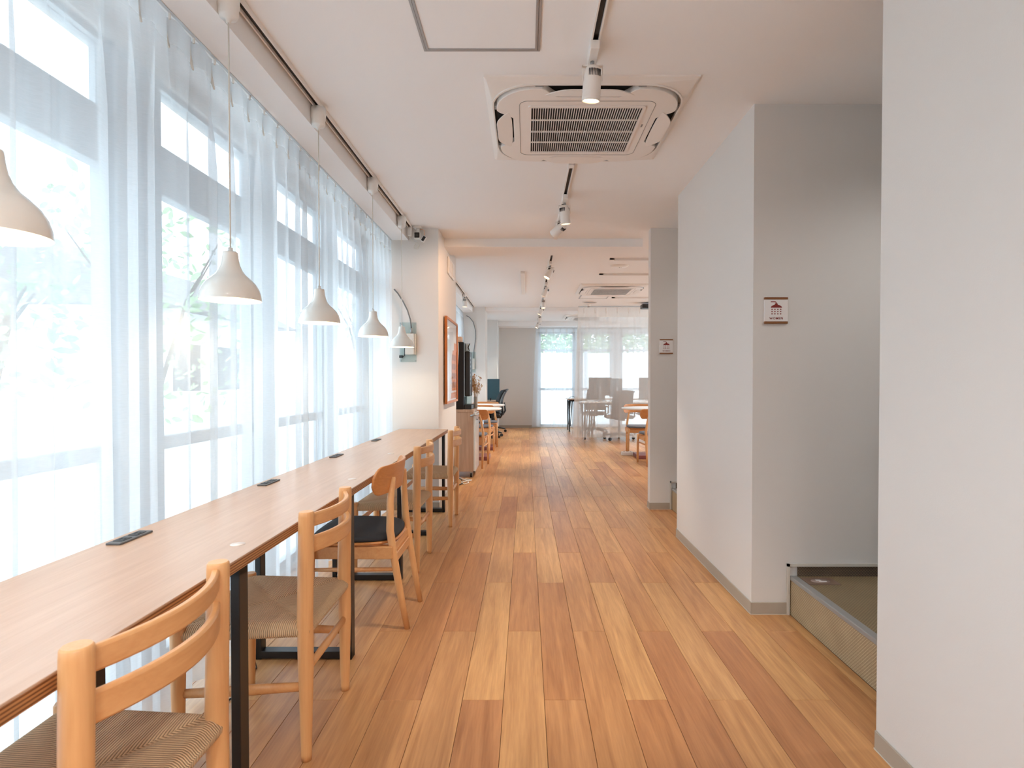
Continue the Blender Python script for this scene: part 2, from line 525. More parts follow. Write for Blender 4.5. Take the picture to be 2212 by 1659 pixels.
for c in cells:
    _, ym, xa, xb, ya, yb = c
    w, l = round(xb - xa, 4), round(yb - ya, 4)
    if id(c) in inds:
        key = (w, l)
        if key not in pm_cache:
            o = plank_mesh(w, l).build('plank', M['plank'], floor); pm_cache[key] = o.data
        else:
            o = bpy.data.objects.new('plank', pm_cache[key]); C.objects.link(o); o.parent = floor
        o.location = ((xa + xb) / 2, (ya + yb) / 2, 0)
    else:
        g = .0007
        rest.box(xa + g, xb - g, ya + g, yb - g, -.0125, 0)
ro = rest.build('planks', M['plank'], floor); ro['kind'] = 'stuff'

# right side: near wall, middle wall, pier, and the hall between them
def wallbox(name, x0, x1, y0, y1, z0=0, z1=CEIL):
    return struct(bx(name, 'wall', x0, x1, y0, y1, z0, z1))
wallbox('wall_right', 1.10, 1.285, Y0, 1.80)
wallbox('wall_right_middle', 1.115, 3.2, 2.845, 4.26)
wallbox('wall_right_pier', 1.109, 3.2, 5.16, 5.25)
wallbox('wall_right_hall', 3.0, 3.2, Y0, 2.845)
wallbox('wall_right_hall_back', 3.0, 3.2, 4.26, 5.16)
wrf = struct(MB().box(XR - .1, XR, 5.25, Y1, 0, .45).box(XR - .1, XR, 5.25, Y1, 2.3, CEIL).box(XR - .1, XR, 5.25, 6.6, .45, 2.3).box(XR - .1, XR, 8.6, 8.8, .45, 2.3).box(XR - .1, XR, 10.9, 11.1, .45, 2.3).box(XR - .1, XR, 13.2, Y1, .45, 2.3).build('wall_right_far', M['wall']))
def added_window(nm, cx, cy, horiz, h, z0, z1):  # windows added out of view for extra daylight in the far room
    wt = bpy.data.objects.new(nm, None); C.objects.link(wt); wt['kind'] = 'structure'
    wt.location = (cx, cy, 0); wt.rotation_euler = (0, 0, 0 if horiz else PI / 2)
    f = MB()
    f.box(-h, h, -.03, .03, z0, z0 + .05).box(-h, h, -.03, .03, z1 - .05, z1).box(-h, -h + .05, -.03, .03, z0, z1).box(h - .05, h, -.03, .03, z0, z1).box(-.03, .03, -.03, .03, z0, z1)
    f.build('window_frame', M['alu'], wt)
    for a, b in ((-h + .05, -.03), (.03, h - .05)): bx('pane', 'glass', a, b, -.003, .003, z0 + .05, z1 - .05, wt)
added_window('window_31', XR - .05, 7.6, False, 1.0, .45, 2.3)
added_window('window_32', XR - .05, 9.85, False, 1.05, .45, 2.3)
added_window('window_33', XR - .05, 12.15, False, 1.05, .45, 2.3)
wallbox('wall_right_closing', 3.2, XR, 5.16, 5.25)
wallbox('wall_behind', XW - .1, 3.2, Y0 - .1, Y0)
def baseb(name, x0, x1, y0, y1):
    o = MB().m(M['base']).box(x0, x1, y0, y1, .004, .06, .0015).m(M['trimwhite']).box(x0 - .0012, x1 + .0012, y0 - .0012, y1 + .0012, 0, .004).build(name)
    return struct(o)
baseb('baseboard_right', 1.094, 1.10, Y0, 1.80)
baseb('baseboard_right_middle', 1.109, 1.115, 2.840, 4.265)
baseb('baseboard_right_middle_end', 1.115, 1.292, 2.839, 2.845)
baseb('baseboard_right_pier', 1.109, 1.286, 5.154, 5.16)
baseb('baseboard_right_pier_side', 1.103, 1.109, 5.154, 5.25)
baseb('baseboard_right_pier_back', 1.109, 3.2, 5.25, 5.256)
# raised hall floor covered with woven mat: two stretches
def landing(y0, y1, label, nm):
    t = thing('woven_mat_step', label, 'step', (1.305, (y0 + y1) / 2, 0))
    a, b = y0 - (y0 + y1) / 2, y1 - (y0 + y1) / 2
    bx('riser', 'tat_riser', .0, .02, a, b, 0, .172, t)
    bx('mat', 'tat_top', .02, 1.69, a, b, 0, .19, t)
    MB().box(-.004, .034, a, b, .172, .1925, .003).build('nosing', M['trimgrey'], t)
    bx('mat_skirting', 'tat_dark', .034, 1.69, b - .006, b - .001, .19, .24, t)
    MB().box(-.018, -.006, b - .012, b - .001, 0, .252).box(-.018, 1.69, b - .012, b - .001, .240, .252).build('edge_trim', M['trimwhite'], t)
    return t
st1 = landing(Y0, 2.843, 'raised step covered in woven straw mat between near wall and middle wall', 1)
st2 = landing(4.262, 5.158, 'raised woven mat step in the further gap beside the small pier', 2)
# little metal plate on the near step
pt = thing('floor_marker', 'small oval-lettered plate lying on the woven mat step corner', 'sign', (1.415, 2.765, .1905))
MB().box(-.075, .075, -.05, .05, 0, .0015).build('plate', mat('marker_brown', (128, 104, 88), .5), pt)
MB().lathe([(.0, .0035), (.045, .0035), (.045, .001)], seg=24, ex=1., ey=.6).build('oval', mat('marker_ring', (164, 142, 132), .5), pt)
MB().box(-.02, .004, -.002, .014, .0035, .0042).box(-.012, .024, -.016, -.004, .0035, .0042).build('lettering', M['signface'], pt)

# left side: window wall with posts and rails, columns
wl = struct(MB().box(XW - .12, XW, Y0, Y1, 2.331, CEIL).box(XW - .12, XW, Y0, Y1, -.1, .03).build('wall_left', M['wall']))
for i in range(-5, 16):
    yc = 2.15 + 1.052 * i
    if yc < Y0 or yc > Y1: continue
    o = bx('post', 'alu', XW - .10, XW - .002, yc - .125, yc + .125, .03, 2.331, wl, .004)
wn = 0
for i in range(-5, 15):
    ya = 2.15 + 1.052 * i + .125; yb = ya + 1.052 - .25
    if yb < Y0 + .1: continue
    wn += 1
    wt = bpy.data.objects.new('window_%d' % wn, None); C.objects.link(wt); wt['kind'] = 'structure'
    wt.location = (XW - .05, (ya + yb) / 2, 0)
    h = (yb - ya) / 2
    f = MB()
    f.box(-.03, .03, -h, h, 1.893, 2.086, .004)
    f.box(-.025, .025, -h, h, .881, .935, .003)
    f.box(-.025, .025, -h, h, .03, .08, .003).box(-.025, .025, -h, h, 2.31, 2.331)
    f.box(-.025, .025, -h, -h + .03, .08, 2.31).box(-.025, .025, h - .03, h, .08, 2.31)
    f.build('window_frame', M['alu'], wt)
    for z0, z1 in ((.08, .881), (.935, 1.893), (2.086, 2.31)):
        bx('pane', 'glass', -.003, .003, -h + .03, h - .03, z0, z1, wt)
# soffit boxes along the window wall
struct(bx('trim_1', 'ceil', XW, -1.045, Y0, 5.17, 2.40, CEIL))
struct(bx('trim_2', 'ceil', XW, -.985, 6.46, 10.72, 2.40, CEIL))
struct(bx('trim_3', 'ceil', XW, -.985, 11.27, 13.3, 2.40, CEIL))
wallbox('wall_left_column', XW, -.78, 5.17, 6.46)
wallbox('wall_left_column_middle', XW, -.75, 10.72, 11.27)
wallbox('wall_left_column_far', XW, -.645, 13.05, Y1)
baseb('baseboard_left_column', -.78, -.774, 5.165, 6.46)
baseb('baseboard_left_column_front', XW, -.78, 5.164, 5.17)
baseb('baseboard_left_column_middle', -.75, -.744, 10.715, 11.27)
# beams
struct(bx('trim_4', 'ceil', -.78, 1.115, 5.55, 5.93, 2.428, CEIL))
struct(bx('trim_5', 'ceil', -.75, XR, 10.80, 11.25, 2.440, CEIL))
struct(bx('trim_6', 'ceil', -.645, XR, 13.35, Y1, 2.40, CEIL))
# back wall with three windows
wb = struct(MB().box(-.645, .30, Y1, Y1 + .12, 0, CEIL).box(.30, XR, Y1, Y1 + .12, 2.31, CEIL)
            .box(1.18, 1.32, Y1, Y1 + .12, 0, 2.31).box(2.09, 2.27, Y1, Y1 + .12, 0, 2.31)
            .box(3.3, XR, Y1, Y1 + .12, 0, 2.31).box(.3, 3.3, Y1, Y1 + .12, -.1, .03).build('wall_back', M['wall']))
baseb('baseboard_back', -.645, .36, Y1 - .006, Y1)
for a, b in ((.30, 1.18), (1.32, 2.09), (2.27, 3.3)):
    wn += 1
    wt = bpy.data.objects.new('window_%d' % wn, None); C.objects.link(wt); wt['kind'] = 'structure'
    wt.location = ((a + b) / 2, Y1 + .06, 0); h = (b - a) / 2
    f = MB().box(-h, -h + .06, -.03, .03, .03, 2.31).box(h - .06, h, -.03, .03, .03, 2.31)
    f.box(-h, h, -.03, .03, 1.84, 1.89).box(-h, h, -.03, .03, .90, .96).box(-h, h, -.03, .03, .03, .08).box(-h, h, -.03, .03, 2.26, 2.31)
    f.build('window_frame', M['alu'], wt)
    for z0, z1 in ((.08, .90), (.96, 1.84), (1.89, 2.26)):
        bx('pane', 'glass', -h + .06, h - .06, -.003, .003, z0, z1, wt)

# ---------------------------------------------------------------- outdoors
gr = struct(bx('floor_outdoors', 'ground', -30, 30, -20, 40, -.35, -.25))
def foliage(n, sx, sy, sz, cz, size, seed):
    rn = random.Random(seed); mb = MB()
    for _ in range(n):
        while True:
            p = Vector((rn.uniform(-1, 1), rn.uniform(-1, 1), rn.uniform(-1, 1)))
            if p.length < 1: break
        p = Vector((p.x * sx, p.y * sy, p.z * sz + cz))
        a = Vector((rn.gauss(0, 1), rn.gauss(0, 1), rn.gauss(0, .6))).normalized()
        b = a.cross(Vector((rn.gauss(0, 1), rn.gauss(0, 1), rn.gauss(0, 1)))).normalized()
        s_ = size * rn.uniform(.6, 1.3)
        vs = [mb.b.verts.new(p + a * s_ * u + b * s_ * v) for u, v in ((-1, 0), (-.3, .45), (.5, .4), (1, 0), (.5, -.4), (-.3, -.45))]
        mb.b.faces.new(vs)
    return mb
def tree(loc, s, label, n=2600, leaf='leaf', seed=1, size=.045, ch=2.2, trunk=1.3):
    t = thing('garden_tree', label, 'tree', (loc[0], loc[1], -.25), 0)
    o = foliage(n, s[0], s[1], s[2], ch, size, seed).build('foliage', M[leaf], t); o['kind'] = 'stuff'
    mb = MB().tube([(0, 0, 0), (.03, .02, trunk * .5), (-.02, .05, trunk), (0, 0, ch)], [.06, .05, .04, .02], 8)
    for k in range(5):
        a = k * 1.3
        mb.tube([(0, 0, trunk * .9), (math.cos(a) * s[0] * .3, math.sin(a) * s[1] * .3, ch), (math.cos(a) * s[0] * .6, math.sin(a) * s[1] * .6, ch + s[2] * .4)], [.03, .018, .008], 6)
    mb.build('trunk', M['bark'], t)
    return t
tree((-2.9, 1.5), (.8, 1.1, .95), 'leafy tree pressing close outside the nearest left window', 620, 'leaf2', 3, .05, 3.05, 1.7)
tree((-3.4, 3.6), (.5, .55, .6), 'small round-leaved shrub tree outside behind the second pendant lamp', 220, 'leaf', 5, .06, 1.75, 1.1)
tree((-4.6, 7.2), (1.3, 1.6, 1.7), 'broad garden tree outside seen through the far end of the curtain', 700, 'leaf', 9, .07, 2.4, 1.3)
tree((-3.2, 11.5), (1.0, 1.3, 1.3), 'garden tree outside the left window of the middle room', 500, 'leaf2', 12, .06, 2.4, 1.3)
hd = thing('hedge', 'green hedge above the pale fence outside the back windows', 'hedge', (1.9, 19.6, -.25))
o = foliage(6000, 4.2, .6, .75, 2.95, .08, 21).build('foliage', M['leaf'], hd); o['kind'] = 'stuff'
for k in range(6):
    MB().tube([(-3.4 + k * 1.35, 0, 0), (-3.4 + k * 1.35, .05, 1.4), (-3.3 + k * 1.35, 0, 2.6)], [.05, .04, .02], 6).build('stem', M['bark'], hd)
fn = thing('garden_fence', 'pale solid panel fence in front of the hedge behind the back windows', 'fence', (1.9, 18.3, -.25))
for k in range(8):
    MB().box(-4 + k, -3.02 + k, -.02, .02, .05, 2.25, .004).build('panel', M['fence'], fn)
for k in range(9):
    MB().box(-4.05 + k, -3.95 + k, -.03, .05, 0, 2.3, .004).build('post', M['alu'], fn)
hs = thing('house', 'distant house with pale walls and grey roof beyond the left windows', 'house', (-9.5, 14.5, -.25))
MB().box(-2, 2, -3, 3, 0, 3.0).build('wall', M['fence'], hs)
MB().prism([(-2.5, 2.9), (2.5, 2.9), (0, 4.2)], -3.4, 3.4, 'Y').build('roof', M['roofm'], hs)
for k in range(3):
    MB().box(1.98, 2.03, -2.2 + k * 1.8, -1.2 + k * 1.8, 1.0, 2.2).build('window', M['socketd'], hs)
gw = tag(MB().box(-6.1, -6.0, -4, 14, -.25, .95).build('garden_wall', M['fence']), 'low pale garden wall outside the long left window', 'wall')

# ---------------------------------------------------------------- counter
cn = thing('window_counter', 'long light oak counter with plywood edge running beside the left curtain', 'counter', (-.92, 2.6, 0), R(-.25))
YA, YB = -1.2 - 2.6, 5.155 - 2.6
MB().box(-.222, .215, YA, YB, .7135, .7185, .001).build('veneer_top', M['counter'], cn)
MB().box(-.2215, .2145, YA, YB, .688, .7135).build('plywood_core', M['ply'], cn)
def trestle(y):
    mb = MB()
    for xx in (.2, -.175):
        mb.box(xx - .024, xx, y - .0225, y + .0225, .0, .688, .0015)
    mb.box(-.199, .2, y - .0225, y + .0225, .004, .034, .0015)
    mb.box(-.199, .2, y - .0225, y + .0225, .660, .686, .0015)
    return mb.build('trestle_leg', M['black'], cn)
for y in (-.6, .50, 1.48, 2.40, 3.34, 4.30, 5.06): trestle(y - 2.6)
def outlet(y, l=.135):
    mb = MB().m(M['socket']).box(-.02, .02, -l / 2, l / 2, 0, .006, .0015)
    o = mb.build('power_outlet', None, cn); o.location = (-.175, y - 2.6, .7185)
    for k in (-1, 1):
        MB().m(M['socketd']).box(-.013, .013, k * l * .22 - .02, k * l * .22 + .02, .006, .0078, .0006).m(M['dark']).box(-.007, -.002, k * l * .22 - .006, k * l * .22 + .006, .0078, .0082).box(.004, .009, k * l * .22 - .006, k * l * .22 + .006, .0078, .0082).build('socket_insert', None, o)
for y in (1.60, 2.46, 3.33, 4.20): outlet(y)
for xx, y in ((.152, 1.545), (.15, 2.56), (.11, 3.45)):
    o = MB().lathe([(0, .0006), (.019, .0006), (.019, 0)], seg=28).build('round_sticker', mat('clear_sticker', (236, 222, 214), .25), cn); o.location = (xx, y - 2.6, .7186)

# ---------------------------------------------------------------- cord seat chairs
def superlerp(a, b, t): return a + (b - a) * t
def cord_chair(name, label, loc, rz=0., group=None):
    t = thing(name, label, 'chair', loc, rz, group)
    rx, ry, fx, fy = .18, .20, -.185, .235
    for sy in (-1, 1):
        y = sy * ry
        MB().tube([(rx, y, 0), (rx, y, .02), (rx, y, .30), (rx - .002, y, .43), (rx + .004, y, .745), (rx + .004, y, .757), (rx + .004, y, .7605)],
                  [.0150, .0158, .0232, .0240, .0232, .0225, .0195], 20).build('rear_leg', M['chair'], t)
        y = sy * fy
        MB().tube([(fx, y, 0), (fx, y, .02), (fx, y, .3), (fx, y, .425), (fx, y, .430)], [.0145, .015, .021, .0215, .018], 18).build('front_leg', M['chair'], t)
    def slat(z0, z1, bow, xoff):
        def fn(u, v):
            y = (u - .5) * 2 * (ry - .012); b = bow * (1 - (y / ry) ** 2)
            zz = z0 + (z1 - z0) * v
            return Vector((rx + xoff + b - .010, y, zz))
        mb = MB().slab(fn, 20, 4, lambda u, v: Vector((.017, 0, 0)))
        return mb.build('back_slat', M['chairh'], t, .005, True)
    slat(.708, .750, .055, .0)
    slat(.628, .680, .060, .0)
    # stretchers
    for sy in (-1, 1):
        MB().tube([(rx - .01, sy * ry, .225), (0, sy * (ry + fy) / 2, .225), (fx + .01, sy * fy, .225)], [.009, .0115, .009], 10, sx=1.5, up=(0, 0, 1)).build('side_stretcher', M['chairh'], t)
    MB().tube([(rx, -ry, .272), (rx, 0, .272), (rx, ry, .272)], [.009, .0115, .009], 10, sx=1.4, up=(0, 0, 1)).build('rear_stretcher', M['chairh'], t)
    MB().tube([(fx, -fy, .30), (fx, 0, .30), (fx, fy, .30)], [.009, .0115, .009], 10, sx=1.4, up=(0, 0, 1)).build('front_stretcher', M['chairh'], t)
    # woven seat: a pillow wrapped round four rails, dipping along the diagonals
    def outline(ang):
        pass
    mb = MB(); nu, nv = 40, 40
    def top(u, v):
        a = u * 2 - 1; b = v * 2 - 1                      # a: front(-1)..rear(1)
        x = a * .195
        hw = (ry + .012) + (fy - ry) * (1 - (a + 1) / 2)
        y = b * hw
        ea, eb = abs(a), abs(b)
        z = .428
        z -= .012 * (1 - max(ea, eb)) ** .8               # hollow centre
        d = abs(ea - eb)
        z -= .004 * math.exp(-(d / .07) ** 2) * (1 if max(ea, eb) < .93 else .2)
        edge = max(ea, eb)
        if edge > .86: z -= .020 * ((edge - .86) / .14) ** 2.2
        if a > .0: z -= 0.006 * a * (1 - b * b)
        return Vector((x, y, z))
    g = [[mb.b.verts.new(top(i / nu, j / nv)) for j in range(nv + 1)] for i in range(nu + 1)]
    for i in range(nu):
        for j in range(nv):
            f = mb.b.faces.new((g[i][j], g[i + 1][j], g[i + 1][j + 1], g[i][j + 1])); f.smooth = True
    per = [(i, 0) for i in range(nu)] + [(nu, j) for j in range(nv)] + [(i, nv) for i in range(nu, 0, -1)] + [(0, j) for j in range(nv, 0, -1)]
    last = [g[i][j] for i, j in per]
    for dz, ins in ((.010, -.004), (.022, -.003), (.030, .004), (.034, .016)):
        ring = []
        for i, j in per:
            q = g[i][j].co; c = Vector((q.x, q.y, 0)); n = c.normalized()
            z = .408 - dz + .004
            ring.append(mb.b.verts.new((q.x - n.x * ins, q.y - n.y * ins, min(q.z, z + .0))))
        for k in range(len(per)):
            k2 = (k + 1) % len(per)
            f = mb.b.faces.new((last[k], last[k2], ring[k2], ring[k])); f.smooth = True
        last = ring
    mb.b.faces.new(last)
    mb.build('cord_seat', M['cord'], t)
    return t
ch1 = cord_chair('cord_chair', 'nearest paper-cord seat wooden chair, cut by the photo bottom left', (-.860, 1.065, 0), R(0), 'cord-seat chairs at the window counter')
dup(ch1, (-.853, 1.945, 0), R(1), 'second paper-cord seat wooden chair, between the two nearest black trestle legs')
dup(ch1, (-.830, 3.66, 0), R(-1), 'paper-cord seat wooden chair just beyond the charcoal cushioned chair')
dup(ch1, (-.775, 4.745, 0), R(0), 'farthest paper-cord seat wooden chair, at the counter end next to the column')

# ---------------------------------------------------------------- padded chairs
def pad_chair(label, loc, rz, group=None, cush='cushion'):
    t = thing('padded_chair', label, 'chair', loc, rz, group)
    # feet at x=+.24, tops lean to x=.165
    for sy in (-1, 1):
        MB().tube([(.245, sy * .165, 0), (.215, sy * .168, .16), (.185, sy * .172, .34), (.168, sy * .172, .46), (.165, sy * .150, .60), (.172, sy * .125, .695), (.172, sy * .124, .702)],
                  [.0135, .0160, .0175, .0180, .0165, .0120, .0095], 16).build('rear_leg', M['chair'], t)
        MB().tube([(-.185, sy * .215, 0), (-.185, sy * .213, .2), (-.185, sy * .21, .395)], [.0135, .0165, .0175], 16).build('front_leg', M['chair'], t)
        # side rail under the seat and lower dowel
        yy = sy * .192
        MB().box(-.175, .185, yy - .010, yy + .010, .335, .392, .003).build('side_rail', M['chairh'], t)
        MB().tube([(-.18, sy * .212, .29), (0, sy * .195, .285), (.195, sy * .17, .28)], [.008, .0105, .008], 10).build('side_stretcher', M['chairh'], t)
    MB().box(-.196, -.176, -.2, .2, .335, .392, .003).build('front_rail', M['chairh'], t)
    MB().box(.176, .192, -.165, .165, .300, .345, .003).build('rear_stretcher', M['chairh'], t)
    MB().box(.165, .183, -.165, .165, .345, .390, .003).build('rear_rail', M['chairh'], t)
    # seat outline: rounded trapezoid
    def outl(sc, n=48):
        pts = []
        for k in range(n):
            th = 2 * PI * k / n
            c, s_ = math.cos(th), math.sin(th)
            e = 2 / 3.4
            x = abs(c) ** e * (1 if c > 0 else -1) * .205
            y = abs(s_) ** e * (1 if s_ > 0 else -1) * (.232 - .030 * (x + .2) / .4)
            pts.append((x * sc - .015, y * sc))
        return pts
    def loft(layers, nm, mt):
        mb = MB(); rings = []
        for sc, z in layers:
            rings.append([mb.b.verts.new((x, y, z + .10 * (y * y) * 1.6)) for x, y in outl(sc)])
        for a, b in zip(rings[:-1], rings[1:]):
            n = len(a)
            for k in range(n):
                f = mb.b.faces.new((a[k], a[(k + 1) % n], b[(k + 1) % n], b[k])); f.smooth = True
        mb.b.faces.new(rings[0][::-1]); mb.b.faces.new(rings[-1])
        mb.build(nm, M[mt], t)
    loft([(.96, .392), (1., .396), (1., .402), (.97, .406)], 'seat_shell', 'shell')
    loft([(.93, .405), (.975, .412), (.975, .424), (.93, .434), (.80, .440), (.5, .443), (.2, .444)], 'seat_cushion', cush)
    # curved plywood backrest with rounded corners
    hw = .242
    def fn(u, v):
        a = u * 2 - 1
        # half height shrinks near the ends: rounded outline
        hh = .067 * (1 - max(0, (abs(a) - .74) / .26) ** 2.8 * .72)
        z = .692 + (v * 2 - 1) * hh + .008 * (1 - a * a)
        y = hw * math.sin(a * 1.05) / math.sin(1.05)
        x = .066 + .11 * math.cos(a * 1.25) + (z - .69) * .12
        return Vector((x, y, z))
    MB().slab(fn, 32, 6, lambda u, v: Vector((.011, .0, 0))).build('backrest', M['shell'], t, .003, True)
    return t
pc = pad_chair('wooden chair with charcoal wool cushion and curved plywood back at the counter', (-.798, 2.845, 0), 0, 'padded plywood-back chairs')
pg = pad_chair('grey cushioned plywood-back chair nearest the white cabinet in the middle room', (-.735, 7.765, 0), R(-90), 'padded plywood-back chairs', 'cushiong')
dup(pg, (-.735, 9.16, 0), R(-90), 'grey cushioned plywood-back chair between the two left round tables')
dup(pg, (-.71, 10.14, 0), R(90), 'grey cushioned chair facing the camera behind the farther left round table')
dup(pg, (1.785, 7.93, 0), R(-90), 'grey cushioned plywood-back chair in front of right round table, half hidden by pier')
dup(pg, (1.80, 9.13, 0), R(90), 'grey cushioned plywood-back chair facing the camera behind right round table')

# ---------------------------------------------------------------- round tables
def round_table(label, loc, r=.375):
    t = thing('round_table', label, 'table', loc, 0, 'white round tables')
    MB().lathe([(0, .718), (r - .02, .718), (r, .728), (r, .742), (r - .006, .745), (0, .745)], seg=56).build('table_top', M['tabletop'], t)
    MB().cyl((0, 0, .05), (0, 0, .70), .028, .028, 20).lathe([(0, .700), (.13, .700), (.13, .718), (0, .718)], seg=24).build('pedestal', M['metal'], t)
    MB().box(-.20, .20, -.20, .20, 0, .055, .004).build('stone_base', M['stone'], t)
    return t
round_table('white round table on red stone base nearest the white cabinet', (-.73, 8.47, 0))
round_table('white round table on red stone base by the middle left column', (-.73, 9.66, 0))
round_table('white round table on red stone base at right, cut by the pier', (1.83, 8.60, 0), .405)

# ---------------------------------------------------------------- pendants and tracks
def track(label, x0, y0, x1, y1, group='lighting tracks', w=.034):
    Lh = math.hypot(x1 - x0, y1 - y0) / 2
    t = thing('lighting_track', label, 'track', ((x0 + x1) / 2, (y0 + y1) / 2, CEIL), math.atan2(y1 - y0, x1 - x0) - PI / 2, group)
    mb = MB()
    mb.box(-w / 2, -w / 2 + .006, -Lh, Lh, -.020, 0).box(w / 2 - .006, w / 2, -Lh, Lh, -.020, 0)
    mb.box(-w / 2, w / 2, -Lh, -Lh + .05, -.0205, 0).box(-w / 2, w / 2, Lh - .03, Lh, -.0205, 0)
    mb.build('rail', M['acwhite'], t)
    MB().box(-w / 2 + .006, w / 2 - .006, -Lh + .05, Lh - .03, -.006, 0).build('slot', M['slotgrey'], t)
    return t
track('white lighting track carrying the pendant lamps above the counter', -1.018, -.4, -1.010, 5.10)
track('short white lighting track in front of the nearest ceiling cassette', .275, .2, .272, 2.46)
track('white lighting track behind the nearest ceiling cassette', .284, 3.60, .280, 5.49)
track('long white lighting track down the middle of the far room', .278, 6.05, .27, 13.2)
track('white lighting track along the curtain of the middle room', -.962, 6.6, -.955, 10.66)
track('white track across the ceiling at right, just past the beam', .93, 6.44, 3.0, 6.44)
track('white track across the ceiling at right, behind the flat detector', .93, 7.37, 3.0, 7.37)
track('white track across the ceiling beyond the middle cassette', 1.40, 9.47, 3.2, 9.47)
tag(MB().box(-.068, -.012, 7.2, 8.97, CEIL - .03, CEIL, .004).build('cable_duct', M['acwhite']), 'plain white surface duct on the ceiling left of the long track', 'duct')

def pendant(label, loc, rimz):
    """origin on the track, shade at rimz"""
    t = thing('pendant_lamp', label, 'lamp', (loc[0], loc[1], CEIL - .02), 0, 'white enamel pendant lamps')
    d = rimz - (CEIL - .02)
    MB().lathe([(0, .0), (.036, .0), (.036, -.052), (.033, -.056), (.033, -.078), (.028, -.088), (.010, -.092), (.008, -.104), (0, -.104)], seg=32).build('ceiling_adapter', M['white'], t)
    MB().cyl((0, 0, -.10), (0, 0, d + .175), .0026, .0026, 8).build('cord', M['cable'], t)
    prof = [(.0985, 0), (.0988, .004), (.0975, .018), (.092, .038), (.081, .058), (.066, .074), (.050, .088), (.038, .104), (.0305, .122), (.0265, .142), (.0245, .160), (.0235, .166), (.019, .168), (0, .168)]
    MB().lathe([(r, z + d) for r, z in prof], seg=64).build('shade', M['enamel'], t)
    inn = [(.0985, 0), (.0955, .001), (.094, .018), (.088, .037), (.077, .056), (.062, .071), (.046, .085), (.03, .10), (0, .10)]
    MB().lathe([(r, z + d) for r, z in inn], seg=64).build('shade_lining', M['shadein'], t)
    MB().lathe([(0, .184), (.006, .184), (.008, .168), (0, .168)][::-1] if False else [(0, .182 + d), (.007, .182 + d), (.0085, .166 + d)], seg=16).build('cord_grip', M['white'], t)
    b = MB().lathe([(0, .035 + d), (.018, .040 + d), (.024, .055 + d), (.018, .075 + d), (.012, .095 + d), (0, .097 + d)], seg=20).build('light_bulb', M['bulb'], t)
    l = bpy.data.lights.new('bulb_light', 'SPOT'); l.energy = 4; l.color = (1, .84, .64); l.shadow_soft_size = .03; l.spot_size = R(140); l.spot_blend = .5
    lo = bpy.data.objects.new('bulb_light', l); C.objects.link(lo); lo.parent = t; lo.location = (0, 0, d + .028)
    return t
for lab, x, y, z in (('nearest white enamel pendant lamp, cut by the left edge', -1.035, 1.12, 1.438),
                     ('second white enamel pendant lamp, shade level with the nearest window transom', -1.018, 2.00, 1.432),
                     ('third white enamel pendant lamp from the camera, middle of the five', -1.015, 2.85, 1.437),
                     ('fourth white enamel pendant lamp from the camera', -1.012, 3.84, 1.445),
                     ('farthest small-looking white pendant lamp in front of the socket box', -1.010, 4.72, 1.424)):
    pendant(lab, (x, y), z)

def spotlight(label, loc, aim, power, cone=60, adapter_rz=0., group='white track spotlights', colour=(1, .88, .74)):
    """adapter box on the track, yoke, tilted head pointing along aim"""
    t = thing('track_spotlight', label, 'spotlight', (loc[0], loc[1], CEIL - .02), adapter_rz, group)
    MB().box(-.018, .018, -.065, .065, -.034, 0, .002).build('adapter', M['acwhite'], t)
    MB().cyl((0, .03, -.034), (0, .03, -.052), .008, .008, 12).build('swivel', M['acgrey'], t)
    a = Vector(aim).normalized()
    piv = Vector((0, .03, -.100))
    q = a.to_track_quat('-Z', 'Y').to_matrix().to_4x4()
    y_ = MB()
    y_.box(-.042, .042, .022, .038, -.056, -.052).box(-.042, -.040, .022, .038, -.112, -.052).box(.040, .042, .022, .038, -.112, -.052)
    y_.build('yoke', M['acwhite'], t)
    mb = MB().m(M['acwhite']).lathe([(0, .045), (.020, .045), (.028, .038), (.033, .02), (.036, .0), (.0375, -.075), (.0375, -.088), (.0340, -.088), (.033, -.07)], seg=36)
    mb.m(M['socketd'])
    for k in range(9):
        th = PI / 2 + (k - 4) * .19
        x, y = math.cos(th) * .0338, math.sin(th) * .0338
        mb.box(x - .0012, x + .0012, y - .003, y + .003, .002, .028)
        mb.box(-x - .0012, -x + .0012, -y - .003, -y + .003, .002, .028)
    h = mb.build('lamp_head', None, t); h.matrix_local = Matrix.Translation(piv) @ q
    ln = MB().lathe([(0, -.076), (.033, -.078)], seg=28).build('lens', M['lens'], h)
    l = bpy.data.lights.new('spot_beam', 'SPOT'); l.energy = power; l.color = colour; l.spot_size = R(cone); l.spot_blend = .6; l.shadow_soft_size = .025
    lo = bpy.data.objects.new('spot_beam', l); C.objects.link(lo); lo.parent = h; lo.location = (0, 0, -.10)
    return t
spotlight('nearest track spotlight, hanging in front of the ceiling cassette', (.270, 2.34), (-.05, .20, -1), 52)
spotlight('track spotlight just behind the nearest cassette, pointing down', (.283, 4.22), (.10, .1, -1), 52)
spotlight('track spotlight before the first beam, tilted toward the framed picture', (.281, 4.66), (-.85, .75, -.62), 42, 75, colour=(1, .60, .36))
sy = [(6.55, (-.55, -.2, -1), 'first of the far-room track spotlights, just past the beam, tilted left'),
      (7.95, (-.5, .1, -1), 'second of the far-room track spotlights, tilted left'),
      (9.2, (0, -.1, -1), 'third of the far-room track spotlights, pointing down'),
      (10.2, (-.5, 0, -1), 'fourth of the far-room track spotlights, tilted left'),
      (11.5, (0, .1, -1), 'fifth of the far-room track spotlights, pointing down'),
      (12.85, (-.6, -.1, -1), 'last of the far-room track spotlights, tilted left near back wall')]
for y, a, lb in sy: spotlight(lb, (.277, y), a, 80)
spotlight('track spotlight by the curtain of the middle room', (-.957, 9.05), (0, 0, -1), 18)
